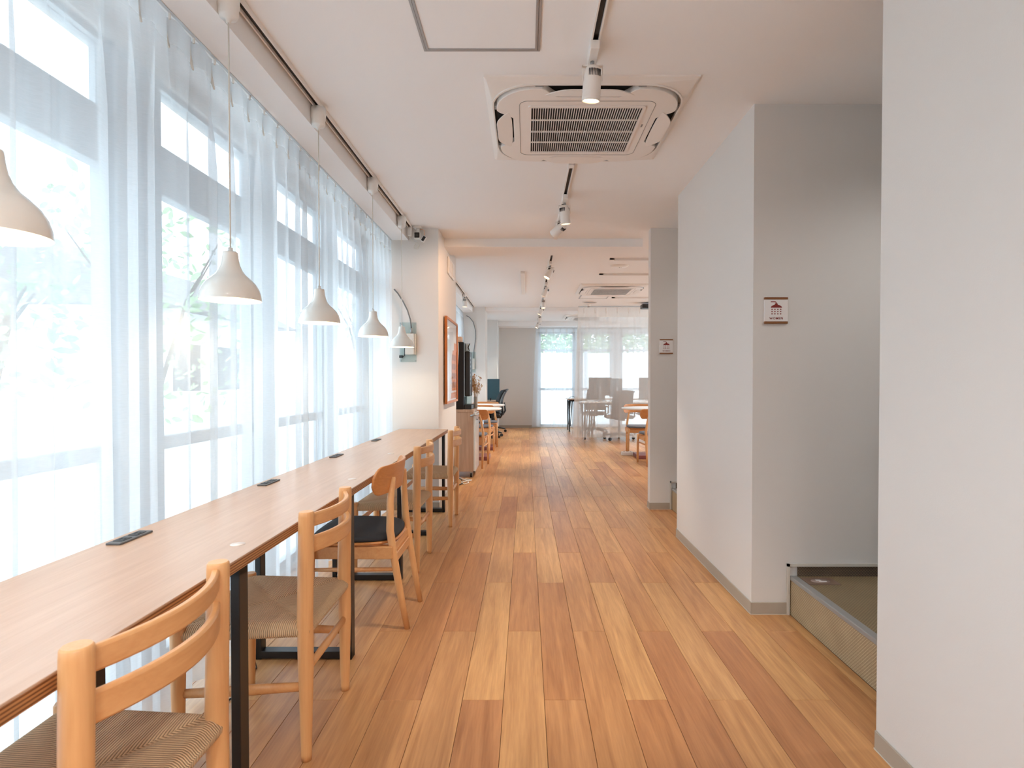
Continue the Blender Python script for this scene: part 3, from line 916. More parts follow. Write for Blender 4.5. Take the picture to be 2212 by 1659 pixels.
spotlight('track spotlight at right in front of the standing ivory curtain', (2.22, 9.47), (0, 0, -1), 52, adapter_rz=PI / 2)
spotlight('track spotlight hidden by the pier over the right round table', (1.75, 7.37), (.05, .1, -1), 52, adapter_rz=PI / 2)

def fill_downlight(label, loc, power):  # unseen fill light, added to brighten the rooms
    t = thing('fill_downlight', label, 'lamp', loc, 0, 'added ceiling fill lights')
    MB().lathe([(.075, 0), (.072, -.006), (.058, -.006), (.055, 0)], seg=36).build('trim_ring', M['white'], t)
    MB().lathe([(0, -.002), (.056, -.002)], seg=36).build('lens', M['lens'], t)
    l = bpy.data.lights.new('fill_beam', 'SPOT'); l.energy = power; l.color = (1, .98, .96); l.spot_size = R(150); l.spot_blend = .6; l.shadow_soft_size = .05
    lo = bpy.data.objects.new('fill_beam', l); C.objects.link(lo); lo.parent = t; lo.location = (0, 0, -.02)
for x, y, w in ((-.3, -.6, 'left, just'), (.5, -.6, 'right, just'), (-.3, -1.9, 'left, well'), (.5, -1.9, 'right, well')):  # added behind the camera to lift surfaces that face it
    fill_downlight('added fill light in the ceiling at ' + w + ' behind the camera', (x, y, CEIL), 50)
for x, y, p, w in ((2.1, 1.9, 26, 'of the stepped hall beside the near wall'), (2.2, 4.7, 12, 'of the narrow gap beside the small pier'), (3.3, 7.6, 80, 'over the right side of the middle room'), (3.3, 9.7, 80, 'at right just before the ivory divider curtain'), (3.5, 12.4, 80, 'over the right end of the office desks')):  # added out of view to brighten the hall and far rooms
    fill_downlight('added fill light in the ceiling ' + w, (x, y, CEIL), p)

# ---------------------------------------------------------------- ceiling cassettes
def rsq(h, r, n=8, cx=0., cy=0.):
    pts = []
    for qx, qy, a0 in ((1, 1, 0), (-1, 1, 90), (-1, -1, 180), (1, -1, 270)):
        for k in range(n + 1):
            th = R(a0 + 90 * k / n)
            pts.append((cx + qx * (h - r) + math.cos(th) * r, cy + qy * (h - r) + math.sin(th) * r))
    return pts
def cassette(label, loc, fine=True):
    t = thing('ceiling_cassette', label, 'air conditioner', loc, 0, 'ceiling air conditioning cassettes')
    hz = -.030
    ri = rsq(.440, .21)
    MB().ring(rsq(.481, .006), rsq(.470, .006), -.008, 0, -.014).ring(rsq(.470, .006), rsq(.452, .20), -.014, 0, -.026).build('outer_panel', M['acwhite'], t)
    MB().prism(rsq(.452, .20), -.014, -.001).build('corner_channel', M['acgrey'], t)
    mb = MB()
    for k in range(4):
        q = [(.25, .345), (.25, .447), (-.25, .447), (-.25, .345)]
        a = PI / 2 * k
        mb.prism([(math.cos(a) * x - math.sin(a) * y, math.sin(a) * x + math.cos(a) * y) for x, y in q], -.0150, -.010)
    mb.build('air_slot', M['dark'], t)
    MB().ring(rsq(.454, .20), rsq(.447, .198), -.031, -.006).build('inner_rim', M['acwhite'], t)
    # centre panel: rounded square, notched where the four flaps sit
    pts = []
    for k in range(4):
        a = PI / 2 * k
        side = []
        for i in range(25):
            tt = -.240 + .480 * i / 24
            u = max(0, min(1, (.222 - abs(tt)) / .085)); u = u * u * (3 - 2 * u)
            side.append((tt, .434 - .078 * u))
        for i in range(1, 8):
            th = R(90 - 90 * i / 8)
            side.append((.240 + .194 * math.cos(th), .240 + .194 * math.sin(th)))
        pts += [(math.cos(-a) * x - math.sin(-a) * y, math.sin(-a) * x + math.cos(-a) * y) for x, y in side]
    MB().prism(pts[::-1], -.040, -.006).build('centre_panel', M['acwhite'], t, .003)
    MB().ring(rsq(.325, .045), rsq(.3225, .043), -.0415, -.040).build('panel_seam', M['trimgrey'], t)
    MB().box(-.268, .268, -.270, .270, -.0405, -.039).build('intake_void', M['dark'], t)
    gb = MB()
    nb = 46 if fine else 30
    for k in range(nb + 1):
        x = -.268 + .536 * k / nb
        gb.box(x - .0016, x + .0016, -.270, .270, -.0475, -.0405)
    for k in range(5):
        y = -.270 + .540 * k / 4
        gb.box(-.268, .268, y - .0028, y + .0028, -.0482, -.0408)
    gb.ring(rsq(.281, .012), rsq(.268, .004), -.047, -.040)
    o = gb.build('grille_bars', M['acwhite'], t); o['kind'] = 'stuff'
    # four flaps
    for k in range(4):
        out = []
        for i in range(15):
            u = i / 14 * 2 - 1
            out.append((.207 * u, .380 + .062 * (1 - max(0, (abs(u) - .45) / .55) ** 1.7)))
        out += [(.195, .371), (.12, .364), (.0, .362), (-.12, .364), (-.195, .371)]
        mb = MB().prism(out, -.006, 0)
        o = mb.build('louvre_flap', M['acwhite'], t, .002)
        o.matrix_local = Matrix.Rotation(PI / 2 * k, 4, 'Z') @ Matrix.Translation((0, .37, -.034)) @ Matrix.Rotation(R(-7), 4, 'X') @ Matrix.Translation((0, -.37, 0))
    # grey corner inserts
    for k in range(4):
        for s_ in (-1, 1):
            o = MB().box(-.018, .018, -.008, .008, -.030, -.010, .002).build('flap_hinge', M['acgrey'], t)
            a = PI / 2 * k + s_ * .50
            o.location = (math.cos(a) * .470 * .97, math.sin(a) * .470 * .97, 0) if False else (math.cos(PI / 2 * k) * .437 - math.sin(PI / 2 * k) * s_ * .232, math.sin(PI / 2 * k) * .437 + math.cos(PI / 2 * k) * s_ * .232, 0)
            o.rotation_euler = (0, 0, PI / 2 * k + PI / 2)
    MB().box(.298, .306, -.075, -.045, -.0415, -.040).build('badge', M['acgrey'], t)
    return t
cassette('large white ceiling cassette air conditioner nearest the camera', (.293, 3.055, CEIL))
cassette('white ceiling cassette air conditioner in the middle room at right', (1.255, 8.62, CEIL), False)
cassette('farthest ceiling cassette air conditioner behind the hanging ivory curtain', (1.30, 12.45, CEIL), False)

def hatch(label, x0, x1, y0, y1):
    cx, cy = (x0 + x1) / 2, (y0 + y1) / 2
    t = thing('access_hatch', label, 'hatch', (cx, cy, CEIL), 0, 'ceiling access hatches')
    a, b = (x1 - x0) / 2, (y1 - y0) / 2
    rect = lambda e: [(-a + e, -b + e), (a - e, -b + e), (a - e, b - e), (-a + e, b - e)]
    MB().ring(rect(0), rect(.009), -.005, 0).build('outer_frame', M['hatch'], t)
    MB().ring(rect(.0105), rect(.020), -.007, 0).build('door_frame', M['hatch'], t)
    MB().box(-a + .0095, a - .0095, -b + .0095, b - .0095, -.001, 0).build('gap', M['dark'], t)
    MB().box(-a + .020, a - .020, -b + .020, b - .020, -.004, -.0005).build('hatch_door', M['ceil'], t)
hatch('square aluminium-framed ceiling hatch at the top of the photo', -.415, .057, 1.925, 2.385)
hatch('small framed ceiling hatch behind the middle-room cassette', .87, 1.34, 9.20, 9.63)
t = thing('smoke_detector', 'flat white round detector on the ceiling at right past the beam', 'detector', (1.105, 6.86, CEIL))
MB().lathe([(0, -.020), (.05, -.020), (.095, -.012), (.112, 0)], seg=40).build('cover', M['white'], t)
MB().cyl((.0, 0, -.0215), (.0, 0, -.019), .006, .006, 10).cyl((.022, 0, -.0215), (.022, 0, -.019), .004, .004, 10).build('indicator', M['socketd'], t)
t = thing('ceiling_speaker', 'round tan-shaded ceiling speaker in front of the ivory curtain', 'speaker', (1.105, 10.03, CEIL))
MB().lathe([(.132, 0), (.130, -.016), (.120, -.016), (.118, -.004), (0, -.004)], seg=40).build('rim', M['acwhite'], t)
MB().lathe([(0, -.0045), (.117, -.0045)], seg=40).build('speaker_mesh', M['trimgrey'], t)
t = thing('sprinkler_head', 'small round sensor head hanging before the ivory curtain rail', 'sensor', (1.125, 10.42, CEIL))
MB().lathe([(.045, 0), (.040, -.02), (.02, -.03), (0, -.03)], seg=24).build('body', M['white'], t)
MB().cyl((0, 0, -.03), (0, 0, -.045), .022, .018, 14).build('tip', M['acgrey'], t)
t = thing('projector', 'black box mounted on the ceiling at right beside the pier', 'projector', (2.28, 10.15, CEIL - .02))
MB().box(-.26, .3, -.10, .10, -.085, -.01, .012, 2).build('body', M['blackpl'], t)
MB().cyl((0, 0, -.01), (0, 0, .02), .03, .03, 16).build('mount', M['black'], t)
MB().cyl((-.18, -.10, -.05), (-.18, -.112, -.05), .025, .022, 18).build('lens', M['glass'], t)

# ---------------------------------------------------------------- curtains
def curtain(label, p0, p1, ztop, zbot, amp, pitch, mt, seed, name='sheer_curtain', flare=0., rail='alu', group='sheer curtains'):
    rn = random.Random(seed)
    p0 = Vector((p0[0], p0[1], 0)); p1 = Vector((p1[0], p1[1], 0)); d = p1 - p0; Ln = d.length; d.normalize(); nrm = Vector((-d.y, d.x, 0))
    t = thing(name, label, 'curtain', (p0.x, p0.y, 0), 0, group)
    npl = max(3, int(Ln / pitch)); seg = 14; rows = 14
    # per-fold offsets
    A = [rn.uniform(.55, 1.2) for _ in range(npl + 2)]; PH = [rn.uniform(-.35, .35) for _ in range(npl + 2)]
    drift = [rn.uniform(-.4, .4) for _ in range(npl + 2)]
    def off(s_, h):
        """s_: 0..npl along, h: 0 top..1 bottom"""
        i = int(min(s_, npl - 1e-6)); f = s_ - i
        sm = f * f * (3 - 2 * f)
        a = A[i] * (1 - sm) + A[i + 1] * sm; ph = PH[i] * (1 - sm) + PH[i + 1] * sm; dr = drift[i] * (1 - sm) + drift[i + 1] * sm
        g = min(1, h / .16)
        # sharp pinch at the heading, soft irregular waves below
        pin = math.exp(-((f - .5) / .07) ** 2) * (1 - g * .9) * .9
        w = math.sin(2 * PI * (s_ + ph * g + dr * h * .5)) * a * (.18 + .82 * g)
        w2 = math.sin(2 * PI * (s_ * 2.31 + ph * 3)) * .28 * g * a
        return amp * (w + w2 + pin)
    mb = MB(); n = npl * seg
    g = []
    for i in range(n + 1):
        s_ = i / seg; col = []
        for j in range(rows + 1):
            h = (j / rows) ** 1.6
            z = ztop + (zbot - ztop) * h
            along = Ln * i / n
            if flare: along += -flare * h * (1 - i / n) ** 6
            p = d * along + nrm * off(s_, h)
            if j == 0: z -= .0015 * math.sin(2 * PI * s_) ** 2
            col.append(mb.b.verts.new((p.x, p.y, z)))
        g.append(col)
    for i in range(n):
        for j in range(rows):
            f = mb.b.faces.new((g[i][j], g[i + 1][j], g[i + 1][j + 1], g[i][j + 1])); f.smooth = True
    mb.build('cloth', M[mt], t)
    # pinched pleat tucks and hooks at the heading
    hk = MB(); tk = MB()
    for k in range(npl):
        q = d * (Ln * (k + .5) / npl) + nrm * (amp * .9)
        tk.tube([(q.x, q.y, ztop - .004), (q.x, q.y, ztop - .05), (q.x - nrm.x * amp * .6, q.y - nrm.y * amp * .6, ztop - .105)], [.006, .008, .003], 6)
        q2 = d * (Ln * (k + .5) / npl) + nrm * (amp * .2)
        hk.box(q2.x - .003, q2.x + .003, q2.y - .003, q2.y + .003, ztop - .01, ztop + .012)
    o = tk.build('pleats', M['pleat'], t); o['kind'] = 'stuff'
    o = hk.build('hooks', M['white'], t); o['kind'] = 'stuff'
    ra = MB()
    a = Vector((0, 0, ztop + .016)); b = d * Ln + Vector((0, 0, ztop + .016))
    ra.tube([a, b], .009, 4, smooth=False)
    ra.build('curtain_rail', M[rail], t)
    return t
curtain('long white sheer curtain covering the window wall beside the counter', (-1.205, -2.9), (-1.195, 5.155), 2.388, .045, .026, .140, 'curtain', 4)
curtain('white sheer curtain in the middle room behind the drinks machine', (-1.16, 6.48), (-1.16, 10.70), 2.388, .045, .026, .140, 'curtain', 6)
curtain('white sheer curtain at the left windows of the far office bay', (-1.18, 11.29), (-1.18, 13.03), 2.388, .045, .026, .140, 'curtain', 16)
curtain('white sheer curtain over the leftmost back wall window', (.24, 13.80), (1.22, 13.80), 2.375, .03, .020, .15, 'curtain', 8, flare=.10)
curtain('white sheer curtain over the right back wall windows', (1.28, 13.80), (3.6, 13.80), 2.375, .03, .020, .15, 'curtain', 9)
curtain('ivory sheer divider curtain hanging mid-floor before the office desks', (.955, 10.57), (3.6, 10.57), CEIL - .03, .10, .013, .19, 'curtain2', 11, 'divider_curtain', flare=.10)

# ---------------------------------------------------------------- shower signs
def shower_sign(label, loc, s=1.):
    t = thing('shower_sign', label, 'sign', loc, 0, 'shower room signs')
    w, h = .057 * s, .0645 * s
    MB().box(-w, w, -.012, 0, h - .011 * s, h, .001).build('top_strip', M['signwood'], t)
    MB().box(-w, w, -.012, 0, -h, -h + .011 * s, .001).build('bottom_strip', M['signwood'], t)
    MB().box(-w + .001, w, -.010, 0, -h + .011 * s, h - .011 * s).build('face_plate', M['signface'], t)
    def pt(u, v): return ((u - 940) / 830 * 2 * w, -(v - 845) / 940 * 2 * h)
    k = MB()
    head = [pt(*p) for p in ((748, 745), (748, 722), (775, 690), (820, 662), (885, 640), (900, 600), (905, 590), (975, 590), (985, 600), (990, 640), (1060, 660), (1110, 690), (1140, 720), (1140, 745))]
    k.prism(head[::-1], -.0108, -.0100, 'Y')
    arm = [pt(*p) for p in ((745, 520), (900, 520), (930, 532), (948, 560), (950, 595), (922, 595), (918, 570), (905, 556), (885, 552), (745, 552))]
    k.prism(arm[::-1], -.0108, -.0100, 'Y')
    for i in range(4):
        for j in range(3):
            c = pt(790 + i * 103, 805 + j * 80)
            k.cyl((c[0], -.0108, c[1]), (c[0], -.0100, c[1]), .0031 * s, .0031 * s, 12, smooth=False)
    k.build('shower_symbol', M['redprint'], t)
    cu = bpy.data.curves.new('women_text', 'FONT'); cu.body = 'WOMEN'; cu.size = .0152 * s; cu.align_x = 'CENTER'; cu.space_character = 1.22; cu.extrude = .0003; cu.offset = .00025
    to = bpy.data.objects.new('tmp_text', cu); C.objects.link(to)
    bpy.context.view_layer.update()
    me = bpy.data.meshes.new_from_object(to.evaluated_get(bpy.context.evaluated_depsgraph_get()))
    bpy.data.objects.remove(to)
    me.materials.clear(); me.materials.append(M['redprint'])
    lo = bpy.data.objects.new('lettering', me); C.objects.link(lo); lo.parent = t
    lo.rotation_euler = (R(90), 0, 0); lo.location = (0, -.0105, pt(0, 1162)[1])
    return t
shower_sign('large-looking WOMEN shower sign on the middle wall end, nearer the camera', (1.224, 2.845, 1.498))
shower_sign('smaller-looking WOMEN shower sign on the far pier', (1.249, 5.16, 1.454), 1.02)

# ---------------------------------------------------------------- things on the first column
t = thing('framed_poster', 'orange wood framed poster of a building on the warm-lit column side', 'picture', (-.78, 5.90, 1.345))
a, b = .43, .418
for nm, y0_, y1_, z0_, z1_ in (('frame_side', -a, -a + .022, -b, b), ('frame_side', a - .022, a, -b, b), ('frame_top', -a + .022, a - .022, b - .022, b), ('frame_bottom', -a + .022, a - .022, -b, -b + .022)):
    MB().box(0.012, .037, y0_, y1_, z0_, z1_, .001).build(nm, M['frame'], t)
MB().box(.012, .020, -a + .02, a - .02, -b + .02, b - .02).build('poster_sheet', M['paperw'], t)
pr = MB().m(M['paperor']).prism([(.03, -.30), (.40, -.30), (.40, .20), (.22, .20), (.22, .12), (.12, .12), (.03, .03)], .020, .0208, 'X')
pr.m(M['paperbr'])
for i in range(4):
    for j in range(5):
        pr.box(.0208, .0214, .05 + j * .068, .09 + j * .068, -.27 + i * .095, -.21 + i * .095)
pr.m(M['paperor']).prism([(-.05, -.38), (.40, -.38), (.40, -.32), (0, -.32)], .020, .0206, 'X')
pr.build('printed_building', None, t)
MB().box(.030, .032, -a + .02, a - .02, -b + .02, b - .02).build('glazing', M['glass'], t)
MB().box(0, .012, -.03, .03, .2, .3).build('hanger', M['metal'], t)

t = thing('wall_vent', 'pair of white vent covers high on the warm-lit column side', 'vent', (-.78, 5.98, 2.30))
for s_ in (-1, 1):
    y = s_ * .12
    p = MB().box(0, .018, y - .10, y + .10, -.085, .085, .006).build('cover', M['white'], t)
    MB().box(.018, .022, y - .075, y + .075, -.06, .06, .002).build('cover_lip', M['acwhite'], p)

def socketbox(label, loc, s=1.):
    t = thing('wall_power_box', label, 'socket', loc, 0, 'wall power boxes with conduit')
    MB().box(-.075, .075, -.008, -.002, -.177, .177, .002).build('backing_plate', M['acrylic'], t)
    for x in (-.065, .065):
        for z in (-.165, .165):
            MB().cyl((x, -.012, z), (x, 0, z), .005, .005, 10).build('screw', M['metal'], t)
    MB().box(-.020, .062, -.045, -.008, -.11, .075, .004).build('box_cover', M['gpvc'], t)
    MB().box(.064, .072, -.04, -.008, -.11, .075, .002).build('box_side', M['gpvc'], t)
    MB().cyl((.034, -.025, .075), (.034, -.025, .125), .011, .009, 14).build('gland', M['metal'], t)
    MB().tube([(.034, -.025, .12), (.024, -.022, .20), (.0, -.02, .28), (-.04, -.018, .36), (-.085, -.016, .43), (-.12, -.014, .47)], .0062, 10).build('conduit', M['conduit'], t)
    MB().box(-.075, -.044, -.03, -.008, -.14, -.117, .002).build('black_plug', M['blackpl'], t)
    MB().tube([(-.044, -.02, -.128), (-.028, -.02, -.12), (-.028, -.02, -.05)], .004, 8).build('black_lead', M['socketd'], t)
    return t
socketbox('wall power box on clear plate behind the farthest pendant lamp', (-1.05, 5.168, 1.493))
t2 = thing('wall_power_box', 'wall power box with grey conduit arch on the middle column', 'socket', (-1.0, 10.718, 1.45), 0, 'wall power boxes with conduit')
MB().box(-.02, .07, -.008, -.002, -.16, .22, .002).build('backing_plate', M['acrylic'], t2)
MB().box(.0, .055, -.045, -.008, -.10, .10, .004).build('box_cover', M['gpvc'], t2)
MB().tube([(.035, -.02, .10), (.04, -.02, .25), (.07, -.02, .45), (.07, -.02, .62), (.03, -.02, .77), (-.04, -.02, .86), (-.10, -.018, .89)], .007, 10).build('conduit', M['conduit'], t2)

t = thing('security_camera', 'small white cube camera with black face on the column top', 'camera', (-.948, 5.10, CEIL))
MB().box(-.035, .030, -.02, .045, -.018, 0, .002).build('mount_plate', M['white'], t)
MB().box(-.014, .014, .0, .03, -.060, -.018, .002).build('mount_arm', M['white'], t)
MB().box(-.030, .026, -.035, .025, -.115, -.055, .006, 2).build('camera_body', M['white'], t)
MB().box(-.024, .020, -.0375, -.034, -.108, -.062, .004, 2).build('camera_face', M['blackpl'], t)
MB().cyl((-.002, -.040, -.086), (-.002, -.037, -.086), .010, .010, 18).build('lens', M['socketd'], t)
o = MB().box(-.016, .016, -.02, .012, -.026, .026, .004, 2).build('light_module', M['white'], t)
o.location = (.052, 0, -.112); o.rotation_euler = (0, R(32), 0)
o2 = MB().box(-.012, .012, -.0225, -.019, -.022, .022, .002).build('module_face', M['blackpl'], o)
MB().tube([(.014, .01, -.03), (.035, .01, -.022), (.055, .01, -.035), (.055, .01, -.075)], .004, 8).build('module_arm', M['boxpink'], t)
t = thing('track_plug', 'white plug on the track end with a coiled white cable', 'plug', (-1.010, 5.06, CEIL - .02))
MB().box(-.016, .016, -.02, .02, -.075, 0, .004).build('plug_body', M['white'], t)
pts = [(0, 0, -.075), (.005, 0, -.10), (.03, .02, -.118)]
for k in range(26):
    a = k * .62
    pts.append((.055 + math.cos(a) * (.020 + .004 * math.sin(k)) - k * .0006, .05 + .001 * k, -.132 - math.sin(a) * .018 - k * .0009))
MB().tube(pts, .0026, 6).build('cable', M['cable'], t)

# ---------------------------------------------------------------- service cabinet and what stands on it
cb = thing('service_cabinet', 'cabinet on castors with oak side and glossy white doors', 'cabinet', (-.85, 6.81, 0))
# local: x -.25..+.25 (doors at +x), y 0..0.92
MB().box(-.25, .232, 0, .50, .075, .775, .002).build('carcass', M['cab'], cb)
MB().box(-.252, .236, -.002, .502, .775, .805, .002).build('top_board', M['cab'], cb)
dw = mat('gloss_white_door', (214, 222, 226), .12)
for y0_, y1_ in ((.004, .205), (.213, .496)):
    d_ = MB().box(.232, .256, y0_, y1_, .078, .768, .002).build('door', dw, cb)
    MB().cyl((.256, y1_ - .03, .68), (.266, y1_ - .03, .68), .008, .008, 12).build('knob', M['blackpl'], d_)
MB().tube([(.20, -.02, .735), (.262, -.02, .748), (.275, -.01, .750), (.275, .20, .750)], .011, 10).build('push_handle', M['metal'], cb)
def caster(x, y):
    o = MB().m(M['black']).cyl((-.011, 0, .028), (.011, 0, .028), .028, .028, 20).m(M['trimwhite']).cyl((-.0125, 0, .028), (.0125, 0, .028), .014, .014, 14).m(M['metal']).box(-.016, .016, -.018, .014, .050, .075).box(-.016, -.013, -.012, .012, .02, .055).box(.013, .016, -.012, .012, .02, .055).build('caster', None, cb)
    o.location = (x, y, 0)
for x in (-.19, .20):
    for y in (.06, .44): caster(x, y)
cm = thing('drinks_machine', 'tall dark coffee drinks machine on the service cabinet', 'coffee machine', (-.87, 6.86, .805))
MB().box(-.19, .135, 0, .36, 0, .80, .008).build('body', M['darkbrown'], cm)
MB().box(.135, .142, .01, .35, .15, .79, .002).build('front_edge', M['metal'], cm)
MB().box(.142, .205, .03, .33, .155, .69, .012, 2).build('dispenser_head', M['blackpl'], cm)
MB().box(.135, .225, .01, .35, .0, .055, .006).build('drip_tray', M['blackpl'], cm)
for k in range(7):
    MB().box(.205, .209, .05, .08, .30 + k * .05, .325 + k * .05, .001).build('button', M['metal'], cm)
gl = thing('plastic_cup_holder', 'clear plastic tub standing on the machine drip tray', 'container', (-.695, 7.02, .861))
MB().lathe([(0, .003), (.036, .003), (.040, .13), (.042, .132), (.0385, .004), (0, .0)][:4], seg=28).lathe([(0, 0), (.038, 0), (.042, .132)], seg=28).build('tub', M['acrylic'], gl)
tag(MB().box(-.84, -.765, 6.90, 7.02, 1.606, 1.672, .002).build('carton', M['boxpink']), 'pinkish beige carton on top of the drinks machine', 'box')
t = thing('router', 'small dark device with green edge on top of the drinks machine', 'device', (-.885, 6.93, 1.606))
MB().box(-.035, .035, -.04, .04, 0, .055, .004).build('case', M['white'], t); MB().box(-.036, .036, -.041, .041, .056, .082, .004).build('lid', mat('dark_green', (30, 52, 48), .4), t)
h_ = MB().box(.145, .195, .06, .16, .69, .79, .010).build('bean_hopper', mat('frosted_blue', (176, 196, 210), .3), cm)
MB().tube([(.192, .07, .70), (.182, .05, .74), (.198, .07, .785)], .006, 8).build('hopper_grip', M['blackpl'], h_)
_pc = (MB().tube([(-.80, 6.88, 1.60), (-.80, 6.845, 1.59), (-.797, 6.845, 1.50), (-.806, 6.845, 1.35), (-.815, 6.846, 1.2), (-.83, 6.846, .9), (-.83, 6.85, .82)], .004, 8).build('power_cord', M['cable'], cm))
_pc.location = (.87, -6.86, -.805)
vs = thing('vase', 'grey cylinder vase of dried flowers at the cabinet end', 'vase', (-.632, 7.275, .805))
MB().lathe([(0, 0), (.024, 0), (.024, .138), (.021, .138), (.021, .01), (0, .01)], seg=28).build('vase_body', M['vase'], vs)
rn = random.Random(5)
st, fl, fl2 = MB(), MB(), MB()
for k in range(30):
    a = rn.uniform(0, 2 * PI); sp = rn.uniform(.01, .085); h_ = rn.uniform(.27, .43)
    e = Vector((math.cos(a) * sp, math.sin(a) * sp, h_)); s0 = Vector((math.cos(a) * .01, math.sin(a) * .01, .10))
    mid = (s0 + e) / 2 + Vector((0, 0, .02))
    st.tube([s0, mid, e], [.0012, .001, .0006], 5)
    for j in range(14):
        u = rn.uniform(.45, 1.02); p = s0.lerp(e, u) + Vector((rn.gauss(0, .007), rn.gauss(0, .007), rn.gauss(0, .004)))
        tgt = fl2 if (k % 5 == 0) else fl
        d_ = Vector((rn.gauss(0, 1), rn.gauss(0, 1), rn.uniform(.4, 1.5))).normalized() * rn.uniform(.010, .022)
        tgt.tube([p, p + d_ * .5, p + d_], [.0014, .0050, .0010], 5)
for mb, nm, mt in ((st, 'stems', 'dry'), (fl, 'dried_grass', 'dry'), (fl2, 'dried_blossom', 'dry2')):
    o = mb.build(nm, M[mt], vs); o['kind'] = 'stuff'
tag(MB().tube([(-.78, 6.78, .008), (-.72, 6.66, .008), (-.66, 6.56, .008), (-.64, 6.44, .008), (-.68, 6.36, .008), (-.72, 6.46, .012), (-.66, 6.50, .020), (-.62, 6.60, .010), (-.70, 6.70, .008)], .0055, 8).build('floor_cable', M['cable']), 'loop of white cable on the floor by the cabinet castor', 'cord')
tag(MB().tube([(-.80, 6.77, .008), (-.74, 6.60, .020), (-.70, 6.42, .008), (-.735, 6.30, .008), (-.76, 6.40, .008)], .0055, 8).build('floor_cable', M['black']), 'black cable on the floor between chair and cabinet', 'cord')
tag(MB().tube([(-1.13, 1.9, .005), (-1.06, 2.1, .005), (-1.08, 2.3, .005), (-1.12, 2.36, .03), (-1.12, 2.36, .2)], .0035, 6).build('floor_cable', M['black']), 'thin dark cable on the floor under the counter by the curtain hem', 'cord')
t = thing('power_strip', 'white power strip block on the floor by the right round table', 'power strip', (1.555, 8.86, 0))
MB().box(-.09, .085, -.035, .035, 0, .055, .004).build('body', M['white'], t)
for k in range(3): MB().box(-.065 + k * .05, -.035 + k * .05, -.015, .015, .055, .056).build('socket', M['acgrey'], t)

# ---------------------------------------------------------------- office furniture
def office_chair(label, loc, rz, group='office swivel chairs', mt='blackpl', hub='black'):
    t = thing('office_chair', label, 'chair', loc, rz, group)
    # faces local -x
    def back(u, v):
        y = (u - .5) * .44 * (1 - .12 * v); z = .50 + v * .44
        return Vector((.22 + .11 * v - .05 * math.sin(v * PI) - .05 * (abs(u - .5) * 2) ** 2 * (-1) * -1, y, z))
    MB().slab(back, 12, 12, lambda u, v: Vector((.018, 0, 0))).build('backrest', M[mt], t, 0, True)
    MB().tube([(.30, -.20, .93), (.335, -.1, .945), (.345, 0, .948), (.335, .1, .945), (.30, .20, .93)], .014, 8).build('back_rim', M[hub], t)
    MB().tube([(.05, 0, .40), (.24, 0, .40), (.29, 0, .48), (.27, 0, .66)], [.025, .025, .02, .015], 10, sy=1.6).build('back_support', M[hub], t)
    MB().box(-.24, .21, -.235, .235, .41, .475, .028, 3).build('seat', M[mt], t)
    for s_ in (-1, 1):
        MB().tube([(.06, s_ * .22, .42), (.06, s_ * .29, .44), (.06, s_ * .295, .64)], [.016, .016, .014], 8).box(-.10, .14, s_ * .295 - .035, s_ * .295 + .035, .635, .66, .008).build('armrest', M[hub], t)
    MB().cyl((0, 0, .11), (0, 0, .26), .026, .026, 14).cyl((0, 0, .26), (0, 0, .41), .016, .016, 12).box(-.10, .10, -.07, .07, .385, .41, .004).build('gas_lift', M[hub], t)
    for k in range(5):
        a = 2 * PI * k / 5 + .3
        c, s_ = math.cos(a), math.sin(a)
        b_ = MB().tube([(0, 0, .12), (c * .15, s_ * .15, .105), (c * .29, s_ * .29, .075)], [.028, .022, .014], 8).build('base_arm', M[hub], t)
        MB().cyl((c * .29 - s_ * .018, s_ * .29 + c * .018, .029), (c * .29 + s_ * .018, s_ * .29 - c * .018, .029), .029, .029, 16).build('caster', M['black'], b_)
    return t
oc = office_chair('black mesh office chair at the near side of the teal divider', (-.75, 11.66, 0), R(12))
dup(oc, (-.74, 12.72, 0), R(-6), 'black office chair beyond the teal divider, mostly hidden')
dup(oc, (1.46, 12.35, 0), R(75), 'office chair behind the ivory curtain, at the left desk seat')
dup(oc, (1.80, 11.17, 0), R(-80), 'office chair behind the ivory curtain, nearest with castors showing below hem')
dup(oc, (2.62, 12.35, 0), R(80), 'office chair behind the ivory curtain, beside the pier')

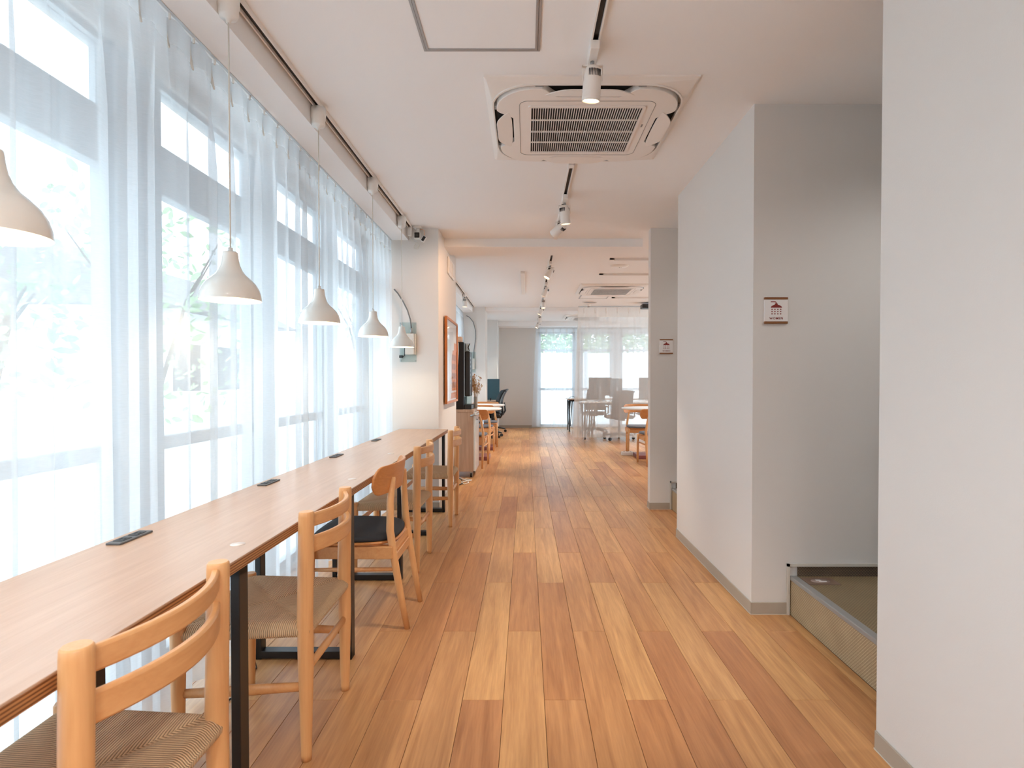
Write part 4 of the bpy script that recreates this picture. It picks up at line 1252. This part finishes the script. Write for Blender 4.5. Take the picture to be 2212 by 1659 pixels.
def desk(label, loc, w, d, mt='tabletop', vleg=True, rz=0., h=.73):
    t = thing('office_desk', label, 'desk', loc, rz, 'office desks')
    MB().box(-w / 2, w / 2, -d / 2, d / 2, h - .022, h, .004).build('desk_top', M[mt], t)
    MB().box(-w / 2 + .05, w / 2 - .05, -d / 2 + .04, d / 2 - .04, h - .06, h - .022, .003).build('under_frame', M['black'], t)
    for x in (-w / 2 + .05, w / 2 - .05):
        for y in (-d / 2 + .05, d / 2 - .05):
            if vleg:
                q = MB()
                sx_ = 1 if x < 0 else -1
                q.tube([(x, y, h - .03), (x + sx_ * .0, y, .008)], [.020, .012], 10)
                q.tube([(x + sx_ * .06, y, h - .03), (x + sx_ * .02, y, .12)], [.014, .008], 8)
                q.cyl((x, y, 0), (x, y, .02), .018, .014, 12)
            else:
                q = MB().box(x - .02, x + .02, y - .02, y + .02, 0, h - .06, .002)
            q.build('leg', M['black'], t)
    return t
desk('black-legged wood-topped desk standing before the back windows', (1.95, 13.18, 0), 2.05, .60, 'counter')
desk('white desk behind the ivory curtain with slim tapering legs', (2.22, 11.45, 0), 2.25, .62)
desk('desk beyond the monitors behind the ivory curtain', (2.30, 12.05, 0), 2.0, .56)
desk('pale desk on the near side of the teal divider by the left column', (-.865, 11.74, 0), .51, .82, 'counter', False, 0, .72)
desk('pale desk on the far side of the teal divider', (-.865, 12.60, 0), .51, .80, 'counter', False, 0, .72)
sc_ = thing('desk_divider', 'teal felt divider panel standing upright between the left desks', 'divider', (-.90, 12.17, .72))
MB().box(-.22, .345, -.012, .012, .012, .455, .004).build('felt_panel', M['teal'], sc_)
for x in (-.15, .16): MB().box(x - .012, x + .012, -.03, .03, 0, .055, .003).build('clamp', M['black'], sc_)
def monitor(label, loc, w, h, zc, rz=0.):
    t = thing('computer_monitor', label, 'monitor', loc, rz, 'computer monitors')
    MB().box(-w / 2, w / 2, -.012, .012, zc - h / 2, zc + h / 2, .004).build('screen_case', M['blackpl'], t)
    MB().box(-w / 2 + .01, w / 2 - .01, .012, .0135, zc - h / 2 + .012, zc + h / 2 - .01).build('screen', M['dark'], t)
    MB().box(-.025, .025, -.045, -.012, .01, zc, .004).build('stand', M['acgrey'], t)
    MB().box(-.11, .11, -.11, .06, 0, .012, .003).build('stand_foot', M['acgrey'], t)
monitor('large monitor behind the ivory curtain, leftmost of the three', (1.49, 11.60, .73), .46, .36, .29)
monitor('turned monitor behind the ivory curtain, middle of the three', (1.80, 11.58, .73), .34, .36, .27, R(35))
monitor('monitor behind the ivory curtain, half hidden by the pier', (2.52, 11.62, .73), .50, .27, .335)
t = thing('desk_cable', 'thin cable lying on the wood-topped desk before the back window', 'cord', (1.02, 13.1, .73))
MB().tube([(-.05, 0, .006), (0, 0, .04), (.05, 0, .045), (.10, 0, .03), (.14, .0, .006)], .006, 8).build('cable_loop', M['black'], t)
